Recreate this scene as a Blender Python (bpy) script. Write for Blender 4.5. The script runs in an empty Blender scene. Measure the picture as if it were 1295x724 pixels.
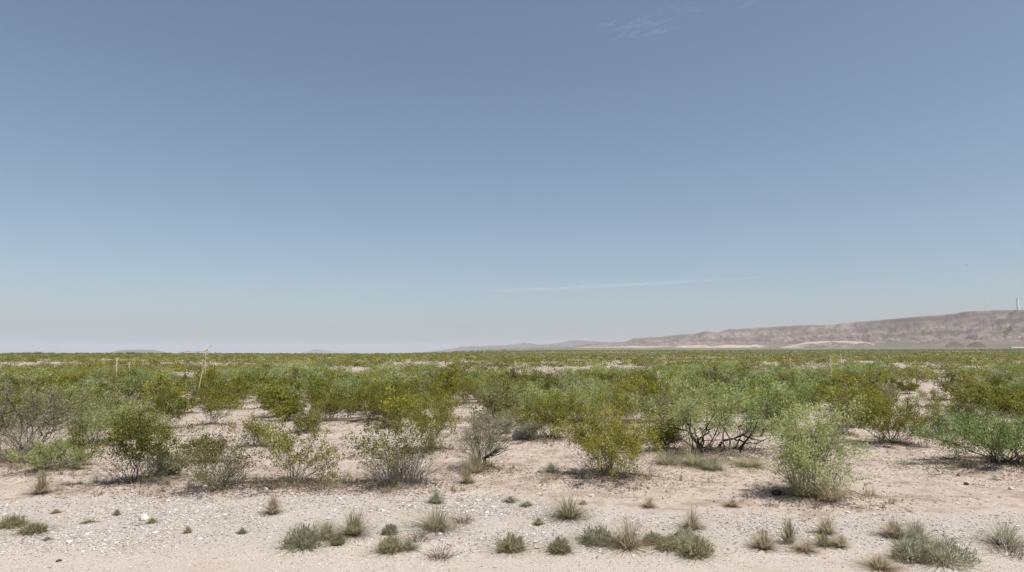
import bpy, math
import numpy as np
from mathutils import Vector

rs = np.random.RandomState
SC = bpy.context.scene
COL = SC.collection
R = math.radians

# ------------------------------------------------------------------ camera model (photo 1295 x 724)
PW, PH, F, CAMH = 1295.0, 724.0, 844.0, 2.5
HOR = 447.3
PITCH = math.atan((HOR - PH / 2) / F)
cp, sp = math.cos(PITCH), math.sin(PITCH)


def ray(px, py):
    cx = (px - PW / 2) / F
    cy = (PH / 2 - py) / F
    return np.array([cx, cp - sp * cy, sp + cp * cy])


def on_plane(px, py, z=0.0):
    d = ray(px, py)
    k = (z - CAMH) / d[2]
    return np.array([d[0] * k, d[1] * k, z])


def project(x, y, z):
    """world point -> photo pixel, used only for naming where a plant stands and for spacing"""
    dz = z - CAMH
    f = y * cp + dz * sp
    u = -y * sp + dz * cp
    return PW / 2 + F * x / f, PH / 2 - F * u / f


# ------------------------------------------------------------------ noise
def _h(ix, iy, s):
    n = (ix.astype(np.int64) * 374761393 + iy.astype(np.int64) * 668265263 + s * 974711) & 0x7fffffff
    n = ((n ^ (n >> 13)) * 1274126177) & 0x7fffffff
    return ((n ^ (n >> 16)) & 0xffff) / 65535.0


def vnoise(x, y, s=0):
    x = np.asarray(x, float); y = np.asarray(y, float)
    ix, iy = np.floor(x), np.floor(y)
    fx, fy = x - ix, y - iy
    fx = fx * fx * (3 - 2 * fx); fy = fy * fy * (3 - 2 * fy)
    ix = ix.astype(np.int64); iy = iy.astype(np.int64)
    a = _h(ix, iy, s); b = _h(ix + 1, iy, s); c = _h(ix, iy + 1, s); d = _h(ix + 1, iy + 1, s)
    return (a * (1 - fx) + b * fx) * (1 - fy) + (c * (1 - fx) + d * fx) * fy


def fbm(x, y, s=0, o=4):
    t, a, n = 0.0, 0.5, 0.0
    for k in range(o):
        t = t + a * vnoise(np.asarray(x) * 2 ** k + 17.3 * k, np.asarray(y) * 2 ** k - 9.1 * k, s + k)
        n += a; a *= 0.5
    return t / n


def sstep(a, b, x):
    t = np.clip((np.asarray(x, float) - a) / (b - a), 0, 1)
    return t * t * (3 - 2 * t)


MOUNDS = []          # (x, y, radius, height): low coppice mounds that the larger shrubs stand on


def gz(x, y, mounds=True):
    x = np.asarray(x, float); y = np.asarray(y, float)
    r = np.hypot(x, y)
    az = np.arctan2(x, np.maximum(y, 1e-3))
    fr = sstep(R(-12), R(4), az)
    near = 1 - sstep(60, 400, r)
    z = near * ((fbm(x * .35, y * .35, 3) - .5) * .10 + (fbm(x * 1.7, y * 1.7, 8) - .5) * .05)
    z = z + near * sstep(9, 13, y) * (fbm(x * .12, y * .12, 21) - .5) * .16
    z = z + sstep(200, 900, r) * (fbm(x / 260, y / 260, 40) - .5) * 2.0 * (1 - sstep(3000, 9000, r) * .5)
    q = np.clip((r - 600) / 6400, 0, 1.6)
    z = z + fr * 57 * q ** 1.25
    if mounds:
        for mx, my, mr, mh in MOUNDS:
            d2 = ((x - mx) ** 2 + (y - my) ** 2) / (mr * mr)
            z = z + mh * np.exp(-d2 * 1.6)
    return z


# ------------------------------------------------------------------ mesh building
class Geo:
    def __init__(s):
        s.v, s.t, s.q3, s.q4, s.m3, s.m4, s.n = [], [], [], [], [], [], 0

    def add(s, v, f, tint=0.5, mat=0):
        v = np.asarray(v, float).reshape(-1, 3)
        f = np.asarray(f, int)
        if not len(v) or not len(f):
            return
        s.v.append(v)
        s.t.append(np.broadcast_to(np.asarray(tint, float), (len(v),)))
        if f.shape[1] == 3:
            s.q3.append(f + s.n); s.m3.append(np.full(len(f), mat))
        else:
            s.q4.append(f + s.n); s.m4.append(np.full(len(f), mat))
        s.n += len(v)

    def mesh(s, name, mats, smooth=False):
        v = np.concatenate(s.v)
        t = np.concatenate(s.t)
        f3 = np.concatenate(s.q3) if s.q3 else np.zeros((0, 3), int)
        f4 = np.concatenate(s.q4) if s.q4 else np.zeros((0, 4), int)
        mi = np.concatenate([np.concatenate(s.m3) if s.m3 else np.zeros(0, int), np.concatenate(s.m4) if s.m4 else np.zeros(0, int)])
        me = bpy.data.meshes.new(name)
        me.vertices.add(len(v)); me.vertices.foreach_set('co', v.astype(np.float32).ravel())
        loops = np.concatenate([f3.ravel(), f4.ravel()]).astype(np.int32)
        me.loops.add(len(loops)); me.loops.foreach_set('vertex_index', loops)
        n3, n4 = len(f3), len(f4)
        st = np.concatenate([np.arange(n3) * 3, n3 * 3 + np.arange(n4) * 4]).astype(np.int32)
        me.polygons.add(n3 + n4)
        me.polygons.foreach_set('loop_start', st)
        me.polygons.foreach_set('loop_total', np.concatenate([np.full(n3, 3), np.full(n4, 4)]).astype(np.int32))
        for m in mats:
            me.materials.append(m)
        me.polygons.foreach_set('material_index', mi.astype(np.int32))
        me.polygons.foreach_set('use_smooth', np.full(n3 + n4, bool(smooth)))
        a = me.attributes.new('tint', 'FLOAT', 'POINT')
        a.data.foreach_set('value', t.astype(np.float32))
        me.update(calc_edges=True)
        return me


def link(name, me, parent=None, loc=None, rz=0.0):
    o = bpy.data.objects.new(name, me)
    COL.objects.link(o)
    if parent is not None:
        o.parent = parent
    if loc is not None:
        o.location = loc
    o.rotation_euler = (0, 0, rz)
    return o


def tag(o, label=None, cat=None, group=None, kind=None):
    if label: o['label'] = label
    if cat: o['category'] = cat
    if group: o['group'] = group
    if kind: o['kind'] = kind
    return o


def unit(v):
    v = np.asarray(v, float)
    return v / np.maximum(np.linalg.norm(v, axis=-1, keepdims=True), 1e-9)


def tube(g, pts, rad, sides=4, tint=.5, mat=0):
    p = np.asarray(pts, float); n = len(p)
    rad = np.broadcast_to(np.asarray(rad, float), (n,))
    tan = unit(np.gradient(p, axis=0))
    ref = np.array([.31, .87, .21]) if abs(tan[0, 1]) < .8 else np.array([.9, .1, .2])
    a = unit(np.cross(tan, ref)); b = np.cross(tan, a)
    th = np.arange(sides) / sides * 2 * math.pi
    ring = a[:, None, :] * np.cos(th)[None, :, None] + b[:, None, :] * np.sin(th)[None, :, None]
    v = (p[:, None, :] + ring * rad[:, None, None]).reshape(-1, 3)
    i = np.arange(n - 1)[:, None] * sides; k = np.arange(sides)[None, :]; k2 = (k + 1) % sides
    f = np.stack([i + k, i + k2, i + sides + k2, i + sides + k], -1).reshape(-1, 4)
    g.add(v, f, tint, mat)


def blades(g, c, d, ln, wd, tint, mat=0, rng=None, up_bias=.75):
    """diamond leaves: centre c, long axis d, length ln, width wd"""
    c = np.asarray(c, float); n = len(c)
    d = unit(d)
    up = rng.normal(size=(n, 3)) * .75 + np.array([0, 0, up_bias])
    o = unit(np.cross(unit(up), d))
    nn = np.cross(d, o)
    ln = np.broadcast_to(ln, (n,))[:, None]; wd = np.broadcast_to(wd, (n,))[:, None]
    v = np.stack([c - d * ln / 2, c + o * wd / 2 + nn * wd * .12, c + d * ln / 2, c - o * wd / 2 + nn * wd * .12], 1).reshape(-1, 3)
    f = np.arange(n * 4).reshape(-1, 4)
    g.add(v, f, np.repeat(np.broadcast_to(tint, (n,)), 4), mat)


def bez(a, b, c, n):
    t = np.linspace(0, 1, n)[:, None]
    return (1 - t) ** 2 * a + 2 * t * (1 - t) * b + t * t * c


# ------------------------------------------------------------------ materials
def new_mat(name):
    m = bpy.data.materials.new(name); m.use_nodes = True
    nt = m.node_tree; nt.nodes.clear()
    out = nt.nodes.new('ShaderNodeOutputMaterial')
    return m, nt, out


def ramp(nt, fac, cols):
    r = nt.nodes.new('ShaderNodeValToRGB')
    e = r.color_ramp.elements
    e[0].position, e[0].color = cols[0][0], (*cols[0][1], 1)
    e[1].position, e[1].color = cols[-1][0], (*cols[-1][1], 1)
    for p, c in cols[1:-1]:
        k = e.new(p); k.color = (*c, 1)
    nt.links.new(fac, r.inputs[0])
    return r.outputs[0]


def leaf_mat(name, lo, mid, hi, trans=.35, rough=.55):
    m, nt, out = new_mat(name)
    at = nt.nodes.new('ShaderNodeAttribute'); at.attribute_name = 'tint'
    oi = nt.nodes.new('ShaderNodeObjectInfo')
    ma = nt.nodes.new('ShaderNodeMath'); ma.operation = 'MULTIPLY_ADD'; ma.inputs[1].default_value = .36; ma.inputs[2].default_value = -.18
    nt.links.new(oi.outputs['Random'], ma.inputs[0])
    ad = nt.nodes.new('ShaderNodeMath'); ad.operation = 'ADD'
    nt.links.new(at.outputs['Fac'], ad.inputs[0]); nt.links.new(ma.outputs[0], ad.inputs[1])
    c = ramp(nt, ad.outputs[0], [(.0, lo), (.5, mid), (1., hi)])
    b = nt.nodes.new('ShaderNodeBsdfPrincipled')
    b.inputs['Roughness'].default_value = rough
    b.inputs['Specular IOR Level'].default_value = .35
    nt.links.new(c, b.inputs['Base Color'])
    t = nt.nodes.new('ShaderNodeBsdfTranslucent'); nt.links.new(c, t.inputs['Color'])
    mx = nt.nodes.new('ShaderNodeMixShader'); mx.inputs[0].default_value = trans
    nt.links.new(b.outputs[0], mx.inputs[1]); nt.links.new(t.outputs[0], mx.inputs[2])
    nt.links.new(mx.outputs[0], out.inputs[0])
    return m


def rough_mat(name, cols, scale=8.0, rough=.9, use_tint=False, bump=0.0):
    m, nt, out = new_mat(name)
    b = nt.nodes.new('ShaderNodeBsdfPrincipled'); b.inputs['Roughness'].default_value = rough
    b.inputs['Specular IOR Level'].default_value = .2
    tc = nt.nodes.new('ShaderNodeTexCoord')
    no = nt.nodes.new('ShaderNodeTexNoise'); no.inputs['Scale'].default_value = scale; no.inputs['Detail'].default_value = 5
    nt.links.new(tc.outputs['Object'], no.inputs['Vector'])
    fac = no.outputs['Fac']
    if use_tint:
        at = nt.nodes.new('ShaderNodeAttribute'); at.attribute_name = 'tint'
        ad = nt.nodes.new('ShaderNodeMath'); ad.operation = 'MULTIPLY_ADD'; ad.inputs[1].default_value = .5
        sb = nt.nodes.new('ShaderNodeMath'); sb.operation = 'SUBTRACT'; sb.inputs[1].default_value = .25
        nt.links.new(fac, ad.inputs[0]); nt.links.new(at.outputs['Fac'], ad.inputs[2]); nt.links.new(ad.outputs[0], sb.inputs[0])
        fac = sb.outputs[0]
    nt.links.new(ramp(nt, fac, cols), b.inputs['Base Color'])
    if bump:
        bu = nt.nodes.new('ShaderNodeBump'); bu.inputs['Strength'].default_value = bump; bu.inputs['Distance'].default_value = .02
        nt.links.new(no.outputs['Fac'], bu.inputs['Height']); nt.links.new(bu.outputs[0], b.inputs['Normal'])
    nt.links.new(b.outputs[0], out.inputs[0])
    return m


M = {}
M['olive'] = leaf_mat('creosote_leaf_olive', (0.055, 0.064, 0.007), (0.168, 0.176, 0.018), (0.35, 0.34, 0.055), 0.42)
M['yellow'] = leaf_mat('creosote_leaf_yellow', (0.09, 0.095, 0.011), (0.232, 0.226, 0.024), (0.43, 0.4, 0.075), 0.42)
M['dull'] = leaf_mat('creosote_leaf_dull', (0.075, 0.076, 0.022), (0.19, 0.182, 0.06), (0.36, 0.335, 0.14), 0.4)
M['pale'] = leaf_mat('mesquite_leaf_pale', (0.145, 0.168, 0.05), (0.335, 0.385, 0.14), (0.55, 0.58, 0.27), 0.45)
M['bright'] = leaf_mat('mesquite_leaf_bright', (0.115, 0.155, 0.045), (0.285, 0.365, 0.118), (0.475, 0.535, 0.23), 0.45)
M['grey'] = leaf_mat('grey_leaf', (0.165, 0.16, 0.09), (0.3, 0.285, 0.18), (0.43, 0.405, 0.28), 0.45)
M['sage'] = leaf_mat('sage_leaf', (0.24, 0.245, 0.155), (0.385, 0.385, 0.27), (0.54, 0.53, 0.4), 0.6)
M['grassgreen'] = leaf_mat('grass_green', (0.24, 0.225, 0.115), (0.39, 0.362, 0.225), (0.56, 0.52, 0.35), 0.6)
M['grassdry'] = leaf_mat('grass_dry', (0.29, 0.23, 0.14), (0.47, 0.39, 0.27), (0.64, 0.56, 0.42), 0.6)
M['yuccaleaf'] = leaf_mat('yucca_leaf', (.090, .115, .060), (.170, .205, .120), (.290, .310, .200))
M['stem'] = rough_mat('creosote_stem', [(.2, (.085, .070, .058)), (.5, (.170, .145, .120)), (.8, (.290, .265, .230))], 14, use_tint=True)
M['darkstem'] = rough_mat('mesquite_bark', [(.2, (.030, .022, .018)), (.5, (.075, .058, .048)), (.8, (.160, .135, .115))], 14, use_tint=True)
M['deadtwig'] = rough_mat('dead_twig', [(.2, (.130, .095, .070)), (.5, (.240, .190, .150)), (.8, (.370, .315, .260))], 14, use_tint=True)
M['litter'] = rough_mat('plant_litter', [(.15, (.130, .095, .070)), (.5, (.235, .180, .140)), (.85, (.350, .285, .230))], 3, use_tint=True)
M['stalk'] = rough_mat('yucca_stalk', [(.2, (.430, .340, .240)), (.6, (.580, .490, .375)), (.9, (.680, .600, .480))], 5, use_tint=True)
M['stone'] = rough_mat('limestone', [(.1, (.270, .235, .205)), (.45, (.440, .400, .360)), (.75, (.600, .570, .530)), (.95, (.720, .700, .670))], 30, .85, True)
M['rockgrey'] = rough_mat('grey_rock', [(.3, (.210, .195, .180)), (.6, (.400, .380, .355)), (.8, (.520, .500, .470))], 12, .9, bump=.6)
M['rockdark'] = rough_mat('dark_rock', [(.3, (.018, .016, .015)), (.7, (.050, .044, .040))], 12, .7, bump=.5)
M['clod'] = rough_mat('brown_clod', [(.3, (.060, .042, .032)), (.7, (.120, .090, .070))], 12, .9)
M['white'] = rough_mat('white_paint', [(.3, (.74, .75, .75)), (.7, (.80, .80, .80))], .2, .5)
M['tan_wall'] = rough_mat('tan_wall', [(.3, (.40, .33, .26)), (.7, (.46, .39, .31))], .2, .8)
M['roofmetal'] = rough_mat('roof_metal', [(.3, (.40, .36, .31)), (.7, (.46, .42, .37))], .2, .45)
M['palewall'] = rough_mat('pale_wall', [(.3, (.50, .45, .38)), (.7, (.56, .50, .43))], .2, .8)
M['darkglass'] = rough_mat('dark_opening', [(.3, (.05, .05, .055)), (.7, (.07, .07, .075))], 1, .4)
M['feather'] = rough_mat('dark_feather', [(.3, (.02, .018, .018)), (.7, (.05, .045, .042))], 40, .6)
M['fartree'] = leaf_mat('far_tree_leaf', (.030, .045, .018), (.055, .075, .030), (.090, .110, .050), .2)

# ------------------------------------------------------------------ shrubs


LEAFMUL, SIZEMUL = 2.1, 1.28


def shrub(seed, H, W, stems=16, br=5, leaves=3000, size=.028, asp=.55, bare=.30, clump=.055, crook=.03,
          vase=.35, droop=0.0, leafmat='olive', stemmat='stem', srad=.0075, twigs=1.0, gap=.0, low=.0, lean=(0, 0),
          sides=4, levels=2, flat=.72, skirt=25):
    """returns (stem geometry, leaf geometry): woody stems fanning from the base, side branches, twigs and leaf sprays"""
    leaves = int(leaves * LEAFMUL); size = size * SIZEMUL; clump = clump * .92
    g_s, g_l = Geo(), Geo()
    rng = rs(seed)
    anchors, adir, wts = [], [], []
    az0 = rng.rand() * 6.28
    lobes = 1 + .22 * np.cos(2 * np.arange(64) / 64 * 6.28 + rng.rand() * 6) + .16 * np.cos(3 * np.arange(64) / 64 * 6.28 + rng.rand() * 6)
    lean = (lean[0] + rng.normal(0, .10), lean[1] + rng.normal(0, .08))
    hl = 1 + .16 * np.cos(2 * np.arange(64) / 64 * 6.28 + rng.rand() * 6) + .10 * np.cos(3 * np.arange(64) / 64 * 6.28 + rng.rand() * 6)
    for i in range(stems):
        az = az0 + i * 2.399963 + rng.normal(0, .25)
        fr = math.sqrt((i + .5) / stems) * rng.uniform(.82, 1.08)
        lob = lobes[int((az % 6.283) / 6.283 * 63)]
        rad = W / 2 * fr * lob
        top = H * (1 - (1 - flat) * fr * fr) * rng.uniform(.60, 1.06) * min(1.08, hl[int((az % 6.283) / 6.283 * 63)])
        if rng.rand() < gap:
            top *= rng.uniform(.4, .7)
        tip = np.array([rad * math.cos(az) + lean[0] * H * fr, rad * math.sin(az) + lean[1] * H * fr, top])
        b0 = np.array([rng.normal(0, .05 * W), rng.normal(0, .05 * W), -.04])
        ctl = np.array([tip[0] * vase, tip[1] * vase, top * rng.uniform(.34, .66)])
        n = 7
        p = bez(b0, ctl, tip, n)
        p[1:] += rng.normal(0, crook * H, (n - 1, 3)) * np.linspace(.4, 1, n - 1)[:, None]
        r0 = srad * rng.uniform(.7, 1.3)
        tube(g_s, p, np.linspace(r0, r0 * .25, n), sides, rng.uniform(.25, .75))
        tan = unit(np.gradient(p, axis=0))
        for t in np.linspace(.72, 1, 3):
            k = t * (n - 1); k0 = min(int(k), n - 2)
            anchors.append(p[k0] + (p[k0 + 1] - p[k0]) * (k - k0)); adir.append(tan[k0]); wts.append(1.2)
        for j in range(br):
            t = rng.uniform(.28, .96); k = t * (n - 1); k0 = min(int(k), n - 2)
            o = p[k0] + (p[k0 + 1] - p[k0]) * (k - k0)
            d = unit(tan[k0] * .9 + rng.normal(0, .75, 3) + np.array([math.cos(az), math.sin(az), .15]) * .35)
            L = H * rng.uniform(.16, .36) * (1.15 - .45 * t)
            m = 4
            q = bez(o, o + d * L * .5 + np.array([0, 0, .03]), o + d * L + np.array([0, 0, .10 * L - droop * L]), m)
            q[1:] += rng.normal(0, crook * L, (m - 1, 3))
            tube(g_s, q, np.linspace(r0 * .5, r0 * .15, m), 3, rng.uniform(.2, .8))
            dq = unit(q[-1] - q[-2])
            for s_ in (.45, .75, 1.0):
                kk = s_ * (m - 1); kb = min(int(kk), m - 2)
                anchors.append(q[kb] + (q[kb + 1] - q[kb]) * (kk - kb)); adir.append(dq); wts.append(.6 + .6 * s_)
            if levels > 1:
                for _ in range(max(1, int(round(2 * twigs)))):
                    kb = rng.randint(1, m)
                    d2 = unit(dq + rng.normal(0, .8, 3)); L2 = L * rng.uniform(.3, .6)
                    e = q[kb] + d2 * L2
                    tube(g_s, np.array([q[kb], (q[kb] + e) / 2 + rng.normal(0, .05 * L2, 3), e]), [r0 * .22, r0 * .16, r0 * .1], 3, rng.uniform(.3, .9))
                    anchors.append(e); adir.append(d2); wts.append(1.3)
                    anchors.append((q[kb] + e) / 2); adir.append(d2); wts.append(.7)
    for _ in range(skirt):
        az = rng.rand() * 6.283; rr = W / 2 * math.sqrt(rng.rand()) * .9
        a = np.array([rr * .55 * math.cos(az), rr * .55 * math.sin(az), 0]); hh = H * rng.uniform(.14, .42)
        b = np.array([rr * math.cos(az) + rng.normal(0, .05), rr * math.sin(az) + rng.normal(0, .05), hh])
        q = bez(a, np.array([a[0], a[1], hh * .5]), b, 4); q[1:] += rng.normal(0, .012, (3, 3))
        tube(g_s, q, [.0042, .0036, .003, .0018], 3, rng.uniform(.5, 1))
        for __ in range(2):
            kb = rng.randint(1, 4); e = q[kb] + unit(rng.normal(0, 1, 3) + np.array([0, 0, .6])) * rng.uniform(.05, .14)
            tube(g_s, np.array([q[kb], e]), [.0028, .0016], 3, rng.uniform(.5, 1))
    A = np.array(anchors); D = np.array(adir); w = np.array(wts)
    hz = A[:, 2] / H
    low = min(1, low * 1.5 + .06)
    w = w * (low + (1 - low) * sstep(bare - .16, bare + .12, hz))
    w = w * (rng.rand(len(w)) > .42)
    w = np.maximum(w, 1e-9); w /= w.sum()
    idx = rng.choice(len(A), leaves, p=w)
    atint = np.clip(.5 + rng.normal(0, .23, len(A)), 0, 1)
    c = A[idx] + rng.normal(0, clump, (leaves, 3))
    c[:, 2] -= droop * np.abs(rng.normal(0, clump, leaves))
    c[:, 2] = np.maximum(c[:, 2], .01)
    dd = D[idx] * .8 + rng.normal(0, .7, (leaves, 3)) + np.array([0, 0, .25 - droop])
    s_ = size * rng.uniform(.6, 1.35, leaves)
    blades(g_l, c, dd, s_, s_ * asp, np.clip(atint[idx] + rng.normal(0, .14, leaves), 0, 1), 0, rng)
    return g_s, g_l


def tuft(seed, H, W, n=160, wid=.006, spread=.5, mat='grassgreen', curve=.35, base=.25, tips=0, segs=3, g=None, mi=0, off=(0, 0)):
    """a tuft of narrow bent blades"""
    rng = rs(seed)
    g = g or Geo()
    az = rng.rand(n) * 6.283
    rr = np.sqrt(rng.rand(n)) * W / 2 * base
    o = np.stack([rr * np.cos(az), rr * np.sin(az), np.zeros(n) - .01], -1) + np.array([off[0], off[1], 0])
    az2 = az + rng.normal(0, .7, n)
    out = np.abs(rng.normal(0, .62, n)) * W / 2 * spread * 2.2
    out = np.minimum(out, W * .72)
    L = H * rng.uniform(.45, 1.02, n) * (1 - .35 * (out / (W * .62)) ** 2)
    side = np.stack([-np.sin(az2), np.cos(az2), np.zeros(n)], -1)
    dirv = np.stack([np.cos(az2), np.sin(az2), np.zeros(n)], -1)
    vs = []
    for k in range(segs + 1):
        t = k / segs
        ctr = o + dirv * (out * (t ** (1 + curve * 2)))[:, None] + np.array([0, 0, 1]) * (L * (t - curve * .25 * t * t))[:, None]
        ww = wid * (1 - .75 * t) * .5
        vs += [ctr - side * ww, ctr + side * ww]
    v = np.stack(vs, 1)
    m = 2 * (segs + 1)
    i = np.arange(n)[:, None] * m
    fs = []
    for k in range(segs):
        fs.append(np.concatenate([i + 2 * k, i + 2 * k + 1, i + 2 * k + 3, i + 2 * k + 2], 1))
    f = np.concatenate(fs)
    tt = np.repeat(np.clip(rng.normal(.5, .22, n), 0, 1), m)
    g.add(v.reshape(-1, 3), f, tt, mi)
    return g


def cushion(seed, H, W, n=900, size=.03, g=None, mi=0, wid=.2):
    """a dense low dome of fine upright leaves"""
    rng = rs(seed)
    g = g or Geo()
    d = unit(np.stack([rng.normal(0, 1, n), rng.normal(0, 1, n), np.abs(rng.normal(0, .9, n))], -1))
    rad = rng.uniform(.45, 1.0, n) ** .6
    bump = 1 + .30 * np.sin(d[:, 0] * 7 + seed) * np.sin(d[:, 1] * 6 + seed * 2)
    c = d * np.stack([W / 2 * rad * bump, W / 2 * rad * bump, H * rad * bump], -1)
    c[:, 2] = np.maximum(c[:, 2], .005)
    s_ = size * rng.uniform(.7, 1.5, n)
    blades(g, c, d * .8 + rng.normal(0, .35, (n, 3)) + np.array([0, 0, .5]), s_, s_ * wid, np.clip(rng.normal(.5, .2, n), 0, 1), mi, rng)
    return g


CROWN_GROUPS = dict(creosote_bush='creosote bushes on the desert plain', mesquite_shrub='mesquite shrubs on the desert plain',
                    grey_shrub='grey twiggy shrubs on the desert plain')


def px_scale(py):
    return (py - HOR) / CAMH           # photo pixels per metre for something standing on flat ground with its foot at row py


def put_front(kind, label, cat, bx, by, wpx, topy, seed, **kw):
    s = px_scale(by)
    H = (by - topy) / s
    W = wpx / s * 1.2
    H *= 1.03
    p = on_plane(bx, by)
    MOUNDS.append((p[0], p[1], max(.5, W * .55), .05 + .03 * min(W, 1.5)))
    FRONT.append((kind, label, cat, p, H, W, seed, kw))


FRONT = []
C, MQ, GS = 'creosote_bush', 'mesquite_shrub', 'grey_shrub'
# foot column, foot row, width, top row: measured on the photograph, turned into metres on the ground
put_front(C, 'vase-shaped olive creosote with bare pale lower stems, left end of the front row', 'bush', 172, 616, 96, 528, 11, stems=20, br=6, leaves=5200, leafmat='olive', bare=.34, low=.06, skirt=45)
put_front(C, 'sparse grey-olive creosote showing its twigs, second bush of the front row', 'bush', 277, 624, 96, 553, 12, stems=22, br=6, leaves=1900, leafmat='dull', bare=.20, clump=.04, low=.35, gap=.4, skirt=110)
put_front(C, 'open straggly creosote with bright olive clumps and see-through middle', 'bush', 374, 619, 138, 533, 13, stems=20, br=5, leaves=3000, leafmat='yellow', bare=.2, clump=.042, low=.3, gap=.3)
put_front(C, 'small sparse yellow creosote behind the open straggly creosote', 'bush', 324, 566, 46, 527, 14, stems=12, br=5, leaves=1500, leafmat='yellow', bare=.2, low=.3)
put_front(C, 'creosote with olive top over a broad grey skirt of dead twigs', 'bush', 506, 618, 112, 532, 15, stems=26, br=7, leaves=2600, leafmat='olive', bare=.50, clump=.042, twigs=1.6, gap=.35, low=.10, skirt=230)
put_front(C, 'dense olive creosote rising just behind the grey-skirted creosote', 'bush', 545, 574, 84, 500, 16, stems=18, br=6, leaves=4300, leafmat='olive', bare=.10, low=.3)
put_front(GS, 'upright grey-green shrub with a dead dark branch reaching right', 'bush', 607, 598, 70, 528, 17, stems=22, br=5, leaves=2400, leafmat='grey', stemmat='darkstem', bare=.3, clump=.05, vase=.25, size=.03, asp=.35, low=.12)
put_front(C, 'largest yellow-olive creosote, standing alone at the centre of the front row', 'bush', 768, 606, 122, 513, 18, stems=26, br=7, leaves=8800, leafmat='yellow', bare=.12, low=.35, skirt=60)
put_front(C, 'rounded olive creosote beside the pale grey boulder', 'bush', 694, 557, 98, 499, 19, stems=22, br=7, leaves=8000, leafmat='olive', bare=.1, low=.45)
put_front(C, 'dull olive creosote left of the pale green mesquite mound', 'bush', 636, 532, 68, 487, 20, stems=18, br=6, leaves=3200, leafmat='dull', bare=.15, low=.35)
put_front(MQ, 'broad pale green mesquite mound behind the rounded olive creosote', 'bush', 724, 536, 140, 483, 21, stems=28, br=7, leaves=13000, leafmat='pale', stemmat='darkstem', bare=.1, low=.5, size=.05, asp=.3, clump=.10, droop=.2)
put_front(C, 'narrow upright olive creosote at right end of the mesquite mound', 'bush', 785, 546, 44, 487, 22, stems=14, br=6, leaves=3200, leafmat='olive', bare=.1, low=.4)
put_front(MQ, 'open mesquite with twisted dark trunk and see-through crown', 'bush', 886, 580, 142, 484, 23, stems=8, br=10, leaves=4000, leafmat='pale', stemmat='darkstem', bare=.40, low=.01, size=.05, asp=.28, clump=.085, droop=.2, srad=.021, crook=.055, vase=.6, lean=(-.08, 0))
put_front(MQ, 'mesquite whose low dark limb arches right along the ground', 'bush', 930, 576, 112, 494, 24, stems=6, br=10, leaves=2700, leafmat='bright', stemmat='darkstem', bare=.40, low=.0, size=.05, asp=.28, clump=.085, droop=.25, srad=.022, crook=.06, vase=.75, lean=(.28, 0))
put_front(MQ, 'bushy pale green mesquite with tall grass growing through its foot', 'bush', 1030, 628, 108, 512, 25, stems=24, br=8, leaves=6200, leafmat='pale', stemmat='stem', bare=.12, low=.3, skirt=70, size=.042, asp=.3, clump=.06, droop=.2, vase=.3)
put_front(C, 'dense rounded olive creosote on a short dark trunk, edge of right clearing', 'bush', 1128, 565, 100, 504, 26, stems=24, br=7, leaves=9000, leafmat='olive', stemmat='darkstem', bare=.22, low=.15, vase=.6)
put_front(MQ, 'wide spreading grey-green mesquite cut by the right edge', 'bush', 1270, 592, 150, 522, 27, stems=22, br=8, leaves=8500, leafmat='bright', stemmat='darkstem', bare=.2, low=.2, size=.045, asp=.3, clump=.085, droop=.2, vase=.7, srad=.014)
put_front(C, 'dull small creosote between the dark-trunked creosote and spreading mesquite', 'bush', 1186, 552, 44, 524, 28, stems=14, br=5, leaves=1500, leafmat='dull', bare=.1, low=.4)
put_front(C, 'small olive creosote alone in the bare patch on the right', 'bush', 1184, 516, 38, 494, 29, stems=14, br=5, leaves=1800, leafmat='olive', bare=.1, low=.4)
put_front(C, 'sparse olive creosote behind the grass-footed mesquite', 'bush', 1066, 552, 46, 508, 30, stems=14, br=6, leaves=1700, leafmat='dull', bare=.1, low=.4)
put_front(C, 'bright olive creosote left of the dark-trunked creosote, one row farther back', 'bush', 1054, 520, 40, 488, 31, stems=14, br=6, leaves=2400, leafmat='yellow', bare=.1, low=.4)
put_front(MQ, 'dark-branched grey-olive mesquite cut by the left edge', 'bush', 34, 578, 140, 488, 32, stems=14, br=9, leaves=4200, leafmat='grey', stemmat='darkstem', bare=.34, low=.12, size=.042, asp=.32, clump=.08, srad=.018, crook=.05, vase=.6)
put_front(GS, 'tangle of bare grey dead twigs at the left edge', 'bush', 14, 590, 84, 545, 33, stems=36, br=7, leaves=350, leafmat='grey', stemmat='deadtwig', bare=.1, low=.5, twigs=2, crook=.05, vase=.8, srad=.007)
put_front(GS, 'low green leafy shrub behind the dry grass tuft on the left', 'bush', 66, 600, 74, 566, 34, stems=28, br=5, leaves=3400, leafmat='pale', bare=.05, low=.6, size=.035, asp=.3, clump=.04, vase=.7)
put_front(MQ, 'loose pale green mesquite between left edge mesquite and first creosote', 'bush', 112, 568, 84, 505, 35, stems=18, br=7, leaves=4200, leafmat='pale', stemmat='darkstem', bare=.15, low=.3, size=.042, asp=.3, clump=.08, droop=.2)
put_front(C, 'dense olive creosote with one dark stem, behind the vase-shaped creosote', 'bush', 206, 547, 54, 500, 36, stems=16, br=6, leaves=3600, leafmat='olive', stemmat='darkstem', bare=.2, low=.3)
put_front(C, 'bright olive creosote at the top of the bare patch, right of yucca stalk', 'bush', 268, 541, 62, 492, 37, stems=18, br=6, leaves=4200, leafmat='yellow', bare=.12, low=.35)
put_front(MQ, 'round bright sage-green mesquite crown left of the leaning yucca stalk', 'bush', 180, 508, 72, 472, 38, stems=20, br=6, leaves=4200, leafmat='bright', stemmat='darkstem', bare=.1, low=.5, size=.06, asp=.3, clump=.1)
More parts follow.
